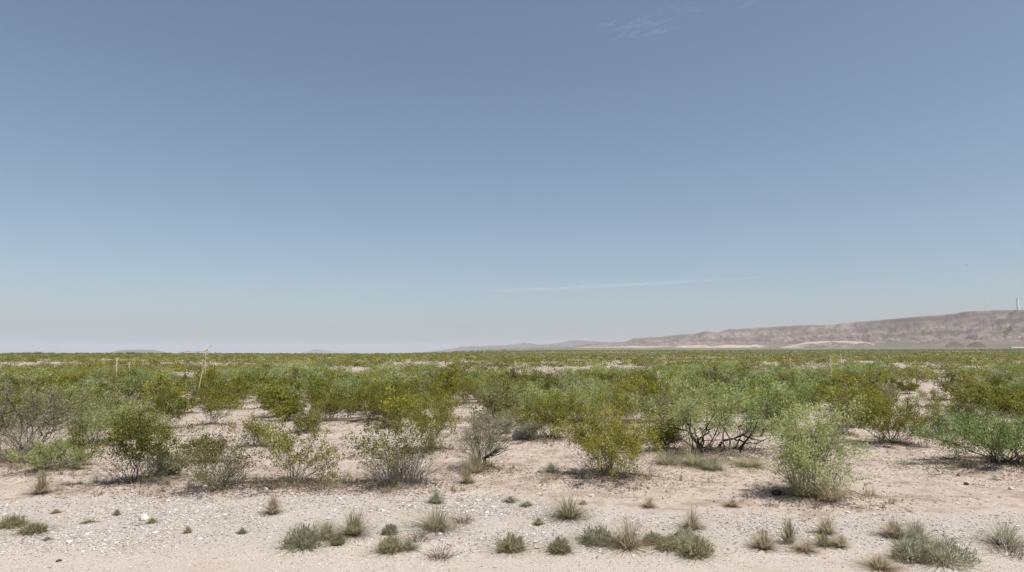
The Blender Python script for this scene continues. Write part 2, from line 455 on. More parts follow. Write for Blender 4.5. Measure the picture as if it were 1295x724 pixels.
put_front(C, 'wide dark olive creosote in front of the tilted white yucca stalk', 'bush', 470, 535, 84, 489, 39, stems=24, br=6, leaves=6500, leafmat='olive', bare=.05, low=.6)
put_front(C, 'small olive creosote touching the left end of the wide dark creosote', 'bush', 412, 537, 40, 503, 40, stems=14, br=5, leaves=2000, leafmat='olive', bare=.1, low=.5)
put_front(C, 'compact olive creosote on the pale flat left of centre', 'bush', 335, 518, 38, 492, 41, stems=14, br=5, leaves=2000, leafmat='olive', bare=.1, low=.5)
put_front(GS, 'thin grey shrub on the pale flat beside the compact olive creosote', 'bush', 370, 516, 30, 494, 42, stems=18, br=5, leaves=900, leafmat='sage', bare=.1, low=.4)
put_front(C, 'bright yellow-olive creosote above the sandy gap at centre', 'bush', 589, 514, 36, 484, 43, stems=14, br=5, leaves=2600, leafmat='yellow', bare=.1, low=.5)
put_front(GS, 'pale blue-green shrub right of the wide dark creosote', 'bush', 524, 518, 38, 494, 44, stems=18, br=5, leaves=2200, leafmat='sage', bare=.1, low=.5, size=.04, asp=.3)
put_front(GS, 'upright sage-coloured shrub just left of the pale grey boulder', 'bush', 640, 549, 32, 522, 45, stems=26, br=3, leaves=1600, leafmat='sage', bare=.1, low=.5, size=.045, asp=.2, vase=.25)
put_front(C, 'dull creosote against the right edge of the clearing, beyond the mesquite', 'bush', 1246, 520, 84, 484, 46, stems=22, br=6, leaves=4200, leafmat='dull', bare=.08, low=.5)
put_front(C, 'olive creosote half hidden behind the loose pale mesquite on the left', 'bush', 140, 540, 60, 497, 47, stems=16, br=6, leaves=3200, leafmat='olive', bare=.1, low=.5)
put_front(C, 'sparse creosote behind the twisted mesquite, showing yellow tips', 'bush', 846, 560, 56, 512, 48, stems=14, br=6, leaves=1600, leafmat='dull', bare=.12, low=.3)
put_front(C, 'olive creosote in the gap between the two arching mesquites and ridge', 'bush', 984, 545, 62, 496, 49, stems=16, br=6, leaves=3000, leafmat='olive', bare=.1, low=.4)
put_front(GS, 'thin grey shrub on the sandy gap behind the upright grey-green shrub', 'bush', 618, 556, 34, 524, 50, stems=18, br=4, leaves=900, leafmat='grey', bare=.1, low=.4)

for k_, (kd_, lb_, bx_, by_, w_, ty_, lf_) in enumerate([
    (C, 'olive creosote low behind the loose pale mesquite on the left', 92, 536, 70, 494, 'olive'),
    (MQ, 'pale green mesquite behind the dark-branched mesquite at the left edge', 40, 532, 90, 486, 'pale'),
    (C, 'dark olive creosote cut by the left edge behind the mesquite', 4, 542, 50, 500, 'olive'),
    (C, 'yellowish creosote just beyond the top of the left bare patch', 300, 512, 52, 484, 'yellow'),
    (MQ, 'pale mesquite low behind the left part of the wide dark creosote', 438, 516, 56, 484, 'pale'),
    (C, 'olive creosote joined to the right end of the wide dark creosote', 505, 532, 48, 494, 'olive'),
    (C, 'olive creosote behind the dense creosote, left of the sandy gap', 556, 532, 54, 494, 'olive'),
    (MQ, 'soft pale mesquite behind the dull olive creosote left of the mound', 622, 512, 74, 480, 'pale'),
    (MQ, 'bright pale mesquite forming the left shoulder of the broad mound', 668, 522, 62, 489, 'bright'),
    (MQ, 'yellow-green mesquite forming the right shoulder of the broad mound', 762, 520, 58, 484, 'pale'),
    (C, 'grey-olive creosote between the upright creosote and twisted mesquite', 818, 536, 58, 496, 'dull'),
    (MQ, 'pale mesquite behind the crown of the twisted mesquite', 868, 520, 80, 478, 'pale'),
    (C, 'olive creosote behind the crown of the arching-limb mesquite', 950, 516, 56, 482, 'olive'),
    (MQ, 'green mesquite filling the space left of the grass-footed mesquite', 988, 545, 60, 500, 'bright'),
    (C, 'olive creosote behind the grass-footed mesquite, right half', 1090, 532, 46, 498, 'olive'),
    (C, 'dull creosote behind the spreading mesquite at the right edge', 1224, 548, 52, 514, 'dull'),
    (C, 'olive creosote above the spreading mesquite, cut by the right edge', 1286, 524, 70, 486, 'olive'),
    (GS, 'grey twiggy shrub leaning against the vase-shaped creosote', 214, 606, 46, 572, 'grey'),
    (C, 'small olive creosote behind the sparse grey-olive creosote', 262, 586, 50, 556, 'dull'),
    (MQ, 'pale loose mesquite touching the right of the dark one-stemmed creosote', 168, 560, 62, 512, 'pale'),
    (C, 'leafy olive creosote leaning against right side of the twisted mesquite trunk', 842, 574, 40, 540, 'olive'),
    (GS, 'grey-green low shrub at left foot of the rounded olive creosote', 668, 560, 26, 538, 'sage'),
    (C, 'narrow olive creosote between the compact creosote and open straggly one', 388, 548, 44, 520, 'dull'),
]):
    mq_ = kd_ == MQ
    put_front(kd_, lb_, 'bush', bx_, by_, w_, ty_, 700 + k_, stems=18, br=6, leaves=3600 if kd_ == C else 3400 if mq_ else 1500, leafmat=lf_, stemmat='darkstem' if mq_ else 'stem',
              bare=.08, low=.4, size=.05 if mq_ else .032, asp=.3 if mq_ else .55, clump=.09 if mq_ else .06, droop=.2 if mq_ else 0.)

SHRUB_XY = []
# ---- mounds must exist before anything is set on the ground
for k, (kind, label, cat, p, H, W, seed, kw) in enumerate(FRONT):
    SHRUB_XY.append((p[0], p[1], W))
for kind, label, cat, p, H, W, seed, kw in FRONT:
    z = float(gz(p[0], p[1]))
    gs, gl = shrub(seed, H, W, **kw)
    e = bpy.data.objects.new(kind, None); COL.objects.link(e)
    e.location = (p[0], p[1], z - .01); e.empty_display_size = .2
    tag(e, label, cat, CROWN_GROUPS[kind])
    link('branches', gs.mesh(kind + '_branches', [M[kw.get('stemmat', 'stem')]], True), e)
    link('foliage', gl.mesh(kind + '_foliage', [M[kw.get('leafmat', 'olive')]]), e)
    if label.startswith('upright grey-green'):       # its dead dark limb
        rng = rs(5); g = Geo()
        a = np.array([.05, 0, .18])
        for q in range(9):
            tip = np.array([rng.uniform(.45, .72), rng.normal(0, .12), rng.uniform(.34, .62)])
            pt = bez(a, np.array([.32, 0, .30]), tip, 6); pt[1:] += rng.normal(0, .018, (5, 3))
            tube(g, pt, np.linspace(.013, .004, 6), 4, .2)
        tag(link('dead_branch', g.mesh('dead_branch', [M['darkstem']], True), e), 'dead dark leafless branch')
    if 'arches right' in label or 'twisted dark trunk' in label:
        rng = rs(7 if 'arches' in label else 8); g = Geo()
        paths = ([[(-.45, 0, 0), (-.35, 0, .22), (.05, 0, .30), (.40, .05, .42), (.48, .05, .85), (.45, .08, 1.15)],
                  [(-.05, 0, .29), (.15, -.05, .20), (.45, -.1, .17), (.85, -.1, .30)], [(.2, 0, .36), (.4, -.1, .28), (.7, -.12, .22)]]
                 if 'arches' in label else
                 [[(.02, 0, 0), (-.10, 0, .28), (-.22, .02, .55), (-.34, 0, .95), (-.38, .05, 1.3)], [(-.12, 0, .3), (.12, -.02, .45), (.30, 0, .62), (.55, .05, .7)],
                  [(.03, 0, .05), (.02, 0, .30), (.16, 0, .52), (.2, .05, .9)], [(-.2, 0, .5), (-.5, .05, .62), (-.75, 0, .58)]])
        for ip, pa in enumerate(paths):
            pa = np.array(pa); n = 14
            t = np.linspace(0, len(pa) - 1, n)
            q = np.stack([np.interp(t, np.arange(len(pa)), pa[:, a]) for a in range(3)], -1)
            q[1:-1] = (q[:-2] + q[1:-1] * 2 + q[2:]) / 4
            q[1:] += rng.normal(0, .012, (n - 1, 3))
            tube(g, q, np.linspace(.036 if ip == 0 else .024, .009, n), 6, .25)
        link('trunk', g.mesh('trunk', [M['darkstem']], True), e)

# ------------------------------------------------------------------ grass tufts and small plants of the gravel verge
SMALL_XY = []


def put_small(name, label, cat, bx, by, wpx, topy, seed, style, group=None):
    s = px_scale(by); H = (by - topy) / s * 1.06; W = wpx / s * 1.3
    p = on_plane(bx, by)
    SMALL_XY.append((p[0], p[1], W))
    z = float(gz(p[0], p[1]))
    if style == 'dry':
        g = tuft(seed, H, W, 260, .009, .85); g = tuft(seed + 500, H * .5, W, 160, .009, .9, g=g); ms = [M['grassdry']]
    elif style == 'mixed':
        g = tuft(seed, H, W, 240, .009, .85); g = tuft(seed + 500, H * .95, W * .9, 130, .008, .85, g=g, mi=1); ms = [M['grassgreen'], M['grassdry']]
    elif style == 'greygrass':
        g = tuft(seed, H, W, 300, .009, .85); g = tuft(seed + 500, H * .6, W, 150, .009, .9, g=g); g = tuft(seed + 700, H, W * .8, 40, .006, .7, g=g, mi=1); ms = [M['sage'], M['grassdry']]
    elif style == 'green':
        g = tuft(seed, H, W, 300, .010, .85); g = tuft(seed + 500, H * .55, W, 150, .010, .9, g=g); ms = [M['grassgreen']]
    elif style == 'cushion':
        g = cushion(seed, H * .72, W * .80, 800, .055); g = cushion(seed + 9, H * .5, W * .7, 350, .05, g=g); g = tuft(seed + 500, H * 1.1, W * 1.2, 230, .008, 1.0, g=g); g = tuft(seed + 700, H * .95, W, 60, .006, .8, g=g, mi=1); ms = [M['grassgreen'], M['grassdry']]
    elif style == 'greycushion':
        g = cushion(seed, H * .78, W * .9, 1000, .055); g = tuft(seed + 500, H * 1.15, W * 1.1, 200, .008, .95, g=g); g = tuft(seed + 800, H * .9, W * 1.1, 70, .007, .95, g=g, mi=1); ms = [M['sage'], M['grassdry']]
    else:                                            # dead brush: a mat of thin twigs
        rng = rs(seed); g = Geo()
        for q in range(70):
            az = rng.rand() * 6.28; rr = W / 2 * math.sqrt(rng.rand())
            a = np.array([rr * .4 * math.cos(az), rr * .4 * math.sin(az), .0])
            b = np.array([rr * math.cos(az + rng.normal(0, .3)), rr * math.sin(az + rng.normal(0, .3)), H * rng.uniform(.15, 1.0) * (1 - .5 * (2 * rr / W) ** 2)])
            pt = bez(a, (a + b) / 2 + np.array([0, 0, H * .25]), b, 5); pt[1:] += rng.normal(0, .012, (4, 3))
            tube(g, pt, np.linspace(.004, .0018, 5), 3, rng.rand())
        ms = [M['deadtwig']]
    o = link(name, g.mesh(name, ms), None, (p[0], p[1], z - .005), rs(seed).rand() * 6.28)
    tag(o, label, cat, group)
    return o


GT, CU, DB = 'grass_tuft', 'cushion_plant', 'dead_brush'
GG, GCU, GDB = 'grass tufts on the gravel verge', 'low cushion plants on the gravel verge', 'dead brush on the gravel verge'
SM = [
    (GT, 'tan dry grass tuft with long leaning blades where soil meets gravel, far left', 52, 626, 26, 594, 'dry'),
    (CU, 'olive low plant at the very left edge of the gravel', 15, 667, 30, 650, 'cushion'),
    (CU, 'flat olive cushion just right of the plant at the left edge', 42, 675, 28, 661, 'cushion'),
    (CU, 'blue-grey cushion, leftmost of the four-plant row on the gravel', 384, 694, 46, 662, 'greycushion'),
    (GT, 'green-grey tuft between the blue-grey cushion and the taller green tuft', 413, 684, 27, 655, 'mixed'),
    (GT, 'taller green tuft at right end of the four-plant row', 447, 679, 40, 645, 'green'),
    (CU, 'tiny green cushion in front of the taller green tuft', 427, 690, 15, 677, 'cushion'),
    (CU, 'dark green cushion beside the brown dead brush patch', 494, 698, 32, 675, 'cushion'),
    (CU, 'small grey plant behind the dark green cushion', 493, 677, 15, 664, 'greycushion'),
    (GT, 'small grey tuft right of the dark green cushion', 516, 695, 19, 680, 'greygrass'),
    (GT, 'largest green and tan grass tuft on the gravel, left of centre', 553, 671, 62, 634, 'mixed'),
    (GT, 'little pale tuft behind the largest green and tan grass tuft', 551, 637, 16, 620, 'greygrass'),
    (DB, 'reddish brown dead brush leaning against the largest grass tuft', 586, 662, 32, 645, 'dead'),
    (DB, 'round brown dead brush lying nearest the camera below the largest tuft', 556, 706, 44, 688, 'dead'),
    (DB, 'flat brown dead brush between dark green cushion and largest tuft', 528, 684, 46, 671, 'dead'),
    (CU, 'round olive cushion standing alone just below centre', 647, 696, 34, 673, 'cushion'),
    (CU, 'olive cushion right of the lone round cushion, with dry twigs on its left', 708, 697, 26, 676, 'cushion'),
    (GT, 'bushy green tuft at the back edge of the gravel, centre right', 720, 655, 44, 622, 'green'),
    (CU, 'grey-green cushion left of the shaggy dry grass', 756, 685, 44, 660, 'greycushion'),
    (GT, 'shaggy dry grass with long tan blades falling right', 795, 692, 52, 650, 'dry'),
    (CU, 'small grey cushion right of the shaggy dry grass', 826, 688, 22, 674, 'greycushion'),
    (CU, 'green-grey cushion touching the large dome cushion on its left', 845, 695, 30, 676, 'cushion'),
    (CU, 'large dome-shaped olive cushion near the bottom, right of centre', 879, 704, 42, 671, 'cushion'),
    (GT, 'dry grass tuft standing behind the large dome cushion', 875, 668, 24, 638, 'dry'),
    (CU, 'grey low plant between the dome cushion and the dry tuft behind it', 866, 685, 28, 668, 'greycushion'),
    (GT, 'sprawling dry grass tuft, first of five in the dry row on the right', 966, 694, 28, 664, 'dry'),
    (GT, 'tallest dry tuft, second of five in the dry row on the right', 998, 687, 20, 652, 'mixed'),
    (GT, 'low dry tuft, third of five in the dry row on the right', 1018, 697, 26, 680, 'dry'),
    (GT, 'olive dry tuft, fourth of five in the dry row on the right', 1041, 691, 22, 670, 'mixed'),
    (GT, 'green based tuft, last of five in the dry row on the right', 1063, 692, 20, 674, 'mixed'),
    (GT, 'thin pale grass standing behind the dry row on the right', 1045, 676, 22, 650, 'dry'),
    (GT, 'tan grass tuft at back left of the big grey-green clump', 1131, 681, 30, 652, 'dry'),
    (GT, 'tall soft grass in the middle of the big grey-green clump', 1158, 686, 38, 654, 'greygrass'),
    (CU, 'rounded grey tuft at front left of the big grey-green clump', 1150, 708, 36, 676, 'greycushion'),
    (CU, 'long low grey-green plant forming the right of the big clump', 1196, 713, 62, 678, 'greycushion'),
    (GT, 'small dry tuft in front of the big grey-green clump', 1113, 719, 36, 699, 'dry'),
    (DB, 'grey dead brush under the grasses at the right edge', 1276, 701, 70, 676, 'dead'),
    (GT, 'upright grey grass at the right edge above the dead brush', 1272, 690, 46, 654, 'greygrass'),
    (GT, 'tiny pale tuft on soil right of the grey boulder clearing', 697, 599, 17, 584, 'greygrass'),
    (GT, 'pale dry grass at the foot of the upright grey-green shrub', 590, 614, 18, 584, 'dry'),
    (GT, 'tiny green tuft on the gravel left of the bushy green tuft', 681, 663, 9, 652, 'green'),
    (GT, 'tiny grey tuft on the soil above the gravel, centre', 645, 634, 12, 625, 'greygrass'),
    (GT, 'little dry tuft at back of gravel right of the bushy green tuft', 821, 642, 14, 630, 'dry'),
    (GT, 'little tan tuft on the soil below the twisted mesquite', 926, 641, 14, 629, 'dry'),
    (GT, 'thin dry grass on the gravel below the open straggly creosote', 345, 652, 20, 622, 'dry'),
    (GT, 'tall tan grass growing in the foot of the grass-footed mesquite', 1048, 637, 54, 588, 'dry'),
    (GT, 'olive grass growing in left foot of the grass-footed mesquite', 1012, 632, 50, 590, 'green'),
    (GT, 'green grass under the twisted mesquite trunk', 878, 590, 40, 565, 'green'),
    (GT, 'pale grass in front of the twisted mesquite trunk', 900, 594, 34, 572, 'greygrass'),
    (GT, 'low grass under the arching limb of the second mesquite', 948, 590, 48, 572, 'green'),
    (GT, 'dry grass to left of the twisted mesquite, under its crown', 842, 588, 44, 566, 'mixed'),
    (GT, 'dry olive grass at the foot of the grey-green shrub with dead branch', 600, 602, 34, 568, 'mixed'),
    (GT, 'dry grass behind the low green leafy shrub on the left', 106, 590, 30, 572, 'dry'),
    (CU, 'grey-green low plant against foot of the vase-shaped creosote', 205, 606, 40, 580, 'greycushion'),
]
for k, (nm, lb, bx, by, w, ty, st) in enumerate(SM):
    put_small(nm, lb, {'grass_tuft': 'grass', 'cushion_plant': 'small plant', 'dead_brush': 'brush'}[nm], bx, by, w, ty, 300 + k, st, {GT: GG, CU: GCU, DB: GDB}[nm])
# tiny seedlings scattered on the verge
rng = rs(77)
seeds = [(112, 662), (98, 672), (180, 660), (236, 676), (252, 668), (290, 672), (305, 676), (318, 668), (350, 672), (196, 664), (88, 690), (128, 686), (70, 650),
         (300, 690), (620, 690), (664, 640), (1225, 650), (1090, 650), (740, 640), (905, 664), (1010, 712), (148, 652), (214, 690), (410, 660), (60, 684)]
for k, (bx, by) in enumerate(seeds[::3]):
    put_small('seedling', 'tiny olive seedling sprouting between the pebbles of the verge', 'small plant', bx + rng.normal(0, 2), by, rng.uniform(6, 13), by - rng.uniform(5, 11), 900 + k,
              ['green', 'mixed', 'greygrass'][k % 3], 'seedlings on the gravel verge')

# ------------------------------------------------------------------ single rocks


def rock(seed, sx, sy, sz, sub=2, rough=.22, mat='rockgrey'):
    import bmesh
    bm = bmesh.new(); bmesh.ops.create_icosphere(bm, subdivisions=sub, radius=1)
    rng = rs(seed); ph = rng.rand(6) * 6
    for v in bm.verts:
        c = v.co.copy()
        k = 1 + rough * (math.sin(c.x * 2.7 + ph[0]) * math.cos(c.y * 2.3 + ph[1]) + .6 * math.sin(c.z * 4.1 + ph[2]) * math.sin(c.x * 3.7 + ph[3])) + rough * .3 * rng.normal()
        v.co = Vector((c.x * sx * k, c.y * sy * k, max(c.z, -.55) * sz * k))
    me = bpy.data.meshes.new('rock'); bm.to_mesh(me); bm.free()
    me.materials.append(M[mat])
    a = me.attributes.new('tint', 'FLOAT', 'POINT')
    a.data.foreach_set('value', np.full(len(me.vertices), .62, np.float32))
    return me


ROCKS = [
    ('boulder', 'pale grey boulder beside the rounded olive creosote', 654, 558, 15, 15, 'rockgrey', 3),
    ('stone', 'white stone lying flat on the gravel, left part of the verge', 182, 659, 15, 8, 'stone', 2),
    ('stone', 'white stone at the foot of the sparse grey-olive creosote', 257, 633, 9, 6, 'stone', 2),
    ('stone', 'pale upright stone behind the white stone at the sparse creosote', 259, 626, 8, 7, 'stone', 2),
    ('stone', 'small white stone in front of the four-plant row', 404, 691, 9, 5, 'stone', 2),
    ('stone', 'small white stone at the foot of the open straggly creosote', 336, 627, 7, 5, 'stone', 2),
    ('stone', 'white stone on the clearing near the right edge', 1278, 618, 7, 5, 'stone', 2),
    ('stone', 'pale stone in the sandy gap behind the grey-skirted creosote', 474, 552, 8, 5, 'stone', 2),
    ('stone', 'two-toned pale stone left of the bushy green tuft', 748, 630, 8, 4, 'stone', 2),
    ('dark_rock', 'black lump lying on soil left of the grass-footed mesquite', 983, 629, 14, 8, 'rockdark', 2),
    ('dark_rock', 'small dark stone on the clearing in front of the spreading mesquite', 1222, 612, 6, 4, 'clod', 2),
    ('dark_rock', 'small dark clod on the clearing, left of the dark stone', 1212, 603, 5, 3, 'clod', 2),
    ('dark_rock', 'little dark chip on the fine gravel, bottom left corner', 74, 711, 6, 3, 'rockdark', 2),
]
for k, (nm, lb, bx, by, w, h, mt, sub) in enumerate(ROCKS):
    s = px_scale(by); p = on_plane(bx, by)
    me = rock(40 + k, w / s / 2, w / s / 2 * .8, h / s * .62, sub, .2, mt)
    o = link(nm, me, None, (p[0], p[1], float(gz(p[0], p[1])) + h / s * .25), rs(k).rand() * 6)
    tag(o, lb, 'rock', {'stone': 'loose white stones', 'dark_rock': 'loose dark stones'}.get(nm))

# ------------------------------------------------------------------ yuccas with dry flower stalks
YUC = [  # foot column,row, stalk top column,row, label, rosette size m
    (249, 506, 262, 441, 'tall pale yucca stalk leaning right, its top crossing the horizon', .9, 60),
    (262, 492, 258, 452, 'short brown yucca stalk close behind the tall leaning stalk', .7, 34),
    (147, 484, 148, 455, 'thin tan yucca stalk left of the round sage-green mesquite', .6, 26),
    (164, 482, 164, 460, 'thin tan yucca stalk rising behind the round sage-green mesquite', .6, 24),
    (510, 504, 499, 461, 'tilted white yucca stalk leaning left above the wide dark creosote', .6, 34),
    (652, 486, 651, 457, 'slim straight yucca stalk left of the mesquite mound', .6, 26),
    (687, 486, 685, 462, 'short white-flowered yucca stalk above the mesquite mound', .6, 30),
    (840, 502, 831, 471, 'pink-tan yucca stalk leaning left beside the twisted mesquite', .6, 28),
    (1000, 478, 999, 454, 'short tan yucca stalk left of the pair of yucca stalks', .6, 22),
    (1051, 482, 1050, 450, 'white yucca stalk, left one of the pair on the right', .7, 30),
    (1064, 482, 1063, 449, 'dark tan yucca stalk, right one of the pair', .6, 40),
    (1156, 474, 1157, 456, 'short yucca stalk far back on the right, beyond the clearing', .5, 16),
    (762, 474, 762, 457, 'short yucca stalk far back above the narrow upright creosote', .5, 16),
]
for k, (bx, by, tx, ty, lb, rsz, ncap) in enumerate(YUC):
    rng = rs(600 + k)
    p = on_plane(bx, by); z = float(gz(p[0], p[1]))
    dist = p[1]
    d = ray(tx, ty); kk = dist / d[1]
    tip = np.array([d[0] * kk, dist, CAMH + d[2] * kk]) - np.array([p[0], p[1], z])
    e = bpy.data.objects.new('yucca', None); COL.objects.link(e); e.location = (p[0], p[1], z)
    tag(e, lb, 'yucca', 'yuccas with dry flower stalks')
    g = Geo(); n = 220
    dirs = unit(np.stack([rng.normal(0, 1, n), rng.normal(0, 1, n), np.abs(rng.normal(0, .9, n)) - .15], -1))
    L = rsz * .55 * rng.uniform(.7, 1.1, n)
    dry = dirs[:, 2] < .12
    c0 = np.array([0, 0, .22]) + dirs * L[:, None] * .5
    c0[:, 2] = np.maximum(c0[:, 2], .02)
    blades(g, c0[~dry], dirs[~dry], L[~dry], .035, np.clip(rng.normal(.5, .2, (~dry).sum()), 0, 1), 0, rng)
    blades(g, c0[dry], dirs[dry], L[dry], .035, np.clip(rng.normal(.6, .2, dry.sum()), 0, 1), 1, rng)
    link('rosette', g.mesh('yucca_rosette', [M['yuccaleaf'], M['grassdry']]), e)
    g = Geo()
    pt = bez(np.array([0, 0, .1]), tip * .55 + np.array([rng.normal(0, .04), 0, .05]), tip, 10)
    r0 = .036 * max(1, dist / 36)
    tube(g, pt, np.linspace(r0, r0 * .45, 10), 6, np.linspace(.4, .8, 60))
    link('stalk', g.mesh('yucca_stalk', [M['stalk']], True), e)
    g = Geo()
    for q in range(ncap):
        t = rng.uniform(.58, 1.0); kx = t * 9; k0 = min(int(kx), 8)
        o = pt[k0] + (pt[k0 + 1] - pt[k0]) * (kx - k0)
        dv = unit(np.array([rng.normal(), rng.normal(), .5 + .3 * rng.rand()])); ln = rng.uniform(.06, .20) * (1.3 - t) * 1.6
        tube(g, np.array([o, o + dv * ln * .6, o + dv * ln]), [.006, .005, .004], 3, .5)
        # split seed capsule: a small tapered pod
        a = o + dv * ln; u = np.array([0, 0, 1.0]) * .05
        tube(g, np.array([a - u * .3, a + u * .2, a + u * .7, a + u * 1.1]), [.009, .024, .021, .005], 4, rng.uniform(.4, .9))
    link('seed_head', g.mesh('yucca_seed_head', [M['stalk']], True), e)

# ------------------------------------------------------------------ middle-distance shrubs: individuals copied from a few of each tone
CLEAR = [  # bare places, photo column,row, half widths: nothing of the automatic scatter stands there
    (240, 560, 60, 22), (290, 530, 60, 12), (385, 520, 50, 10), (1175, 540, 80, 26), (1165, 512, 46, 14), (1270, 486, 14, 5), (1275, 520, 30, 12),
    (580, 545, 36, 40), (600, 500, 14, 8), (905, 490, 14, 5), (1015, 505, 12, 12), (160, 497, 10, 5), (250, 512, 20, 8), (345, 512, 60, 8),
    (560, 485, 12, 4), (683, 480, 8, 3), (30, 500, 8, 3), (1120, 500, 10, 5), (1190, 500, 40, 6), (55, 496, 12, 3), (450, 480, 10, 3), (885, 482, 10, 3)]


def bare(px, py):
    for cx, cy, a, b in CLEAR:
        if ((px - cx) / a) ** 2 + ((py - cy) / b) ** 2 < 1:
            return True
    return False


PROTO = {}
for tone in ('olive', 'yellow', 'dull'):
    for v in range(4):
        gs, gl = shrub(1000 + v * 7 + len(tone), 1.25, 1.75, stems=16, br=5, leaves=1500, leafmat=tone, bare=.08, low=.5, size=.060, asp=.55, clump=.085, levels=1, sides=3, skirt=0)
        sv = np.concatenate(gs.v); sf = np.concatenate(gs.q4)
        gl.add(sv, sf, np.concatenate(gs.t), 1)
        PROTO[(C, tone, v)] = gl.mesh('creosote_bush_' + tone, [M[tone], M['stem']])
for tone in ('pale', 'bright'):
    for v in range(3):
        gs, gl = shrub(1100 + v * 5 + len(tone), 1.45, 2.6, stems=16, br=6, leaves=1900, leafmat=tone, bare=.1, low=.4, size=.085, asp=.34, clump=.12, droop=.2, levels=1, sides=3, srad=.012, skirt=0)
        gl.add(np.concatenate(gs.v), np.concatenate(gs.q4), np.concatenate(gs.t), 1)
        PROTO[(MQ, tone, v)] = gl.mesh('mesquite_shrub_' + tone, [M[tone], M['darkstem']])
for tone in ('grey', 'sage'):
    for v in range(2):
        gs, gl = shrub(1200 + v * 5 + len(tone), .9, 1.3, stems=20, br=5, leaves=800, leafmat=tone, bare=.08, low=.5, size=.060, asp=.34, clump=.07, levels=1, sides=3, skirt=10)
        gl.add(np.concatenate(gs.v), np.concatenate(gs.q4), np.concatenate(gs.t), 1)
        PROTO[(GS, tone, v)] = gl.mesh('grey_shrub_' + tone, [M[tone], M['deadtwig']])

WHERE = [(90, 'behind the dark-branched mesquite at the left edge'), (215, 'beyond the round sage-green mesquite'), (310, 'beyond the tall leaning yucca stalk'),
         (440, 'beyond the pale flat left of centre'), (560, 'beyond the tilted white yucca stalk'), (660, 'beyond the sandy gap at centre'), (800, 'beyond the pale green mesquite mound'),
         (960, 'beyond the twisted mesquite'), (1090, 'around the pair of yucca stalks'), (1200, 'beyond the right clearing'), (5000, 'below the right end of the ridge')]
TONEWORD = dict(olive='olive', yellow='yellow-olive', dull='dull olive', pale='pale green', bright='sage-green', grey='grey', sage='grey-green')
NOUN = {C: 'creosote', MQ: 'mesquite', GS: 'twiggy shrub'}

# candidates by dart throwing in ground coordinates, nearest first
rng = rs(2024)
cand = []
YMAX = 78.0
while len(cand) < 7500:
    y = math.sqrt(rng.uniform(20 ** 2, YMAX ** 2)); x = rng.uniform(-.86, .86) * y
    cand.append((y, x))
placed = np.array([(a, b, w) for a, b, w in SHRUB_XY])
mids = []
pl = [tuple(q) for q in placed]
for y, x in sorted(cand, key=lambda c: c[0] + rng.uniform(0, 6)):
    px, py = project(x, y, 0)
    if py > 540 or bare(px, py):
        continue
    if py > 490 and fbm(x * .16, y * .16, 91) < .33:
        continue
    if fbm(x * .10, y * .10, 92) < (.45 if y > 32 else .38):
        continue
    w = rng.uniform(1.1, 2.6)
    ok = True
    for a, b, w2 in pl[-420:] if len(pl) > 420 else pl:
        if (a - x) ** 2 + (b - y) ** 2 < (.35 * (w + w2)) ** 2:
            ok = False; break
    if ok:
        pl.append((x, y, w)); mids.append((x, y, w))
PATCH = lambda x, y: fbm(x * .09, y * .09, 55)
counts = {C: 0, MQ: 0, GS: 0}
front_counts = {k: sum(1 for f in FRONT if f[0] == k) for k in counts}
left_over = []
for x, y, w in mids:
    u = rng.rand(); pt = float(PATCH(x, y))
    if u < .06 + .30 * float(sstep(.54, .72, pt)):
        kind = MQ
    elif u > .88:
        kind = GS
    else:
        kind = C
    if front_counts[kind] + counts[kind] >= 300:
        left_over.append((x, y, w, kind)); continue
    counts[kind] += 1
    if kind == C:
        tone = ['olive', 'yellow', 'dull'][rng.choice(3, p=[.48, .30, .22])]; v = rng.randint(4); base = 1.75; bh = 1.25
    elif kind == MQ:
        tone = ['pale', 'bright'][rng.randint(2)]; v = rng.randint(3); base = 2.6; bh = 1.45; w *= 1.35
    else:
        tone = ['grey', 'sage'][rng.randint(2)]; v = rng.randint(2); base = 1.3; bh = .9; w *= .8
    px, py = project(x, y, 0)
    h = rng.uniform(.55, 1.12)
    o = link(kind, PROTO[(kind, tone, v)], None, (x, y, float(gz(x, y)) - .02), rng.rand() * 6.28)
    o.scale = (w / base, w / base, h * (.75 + .25 * w / base))
    where = next(t for lim, t in WHERE if px < lim)
    size = ('narrow' if w / base < .8 else 'broad' if w / base > 1.1 else 'rounded')
    row = ('near ' if y < 34 else '' if y < 48 else 'far ')
    tag(o, f"{row}{size} {TONEWORD[tone]} {NOUN[kind]} in the scrub {where}", 'bush', CROWN_GROUPS[kind])
print('mid shrubs', counts, 'left over', len(left_over))

# ------------------------------------------------------------------ far scrub: one mass
rng = rs(31)
G = Geo()


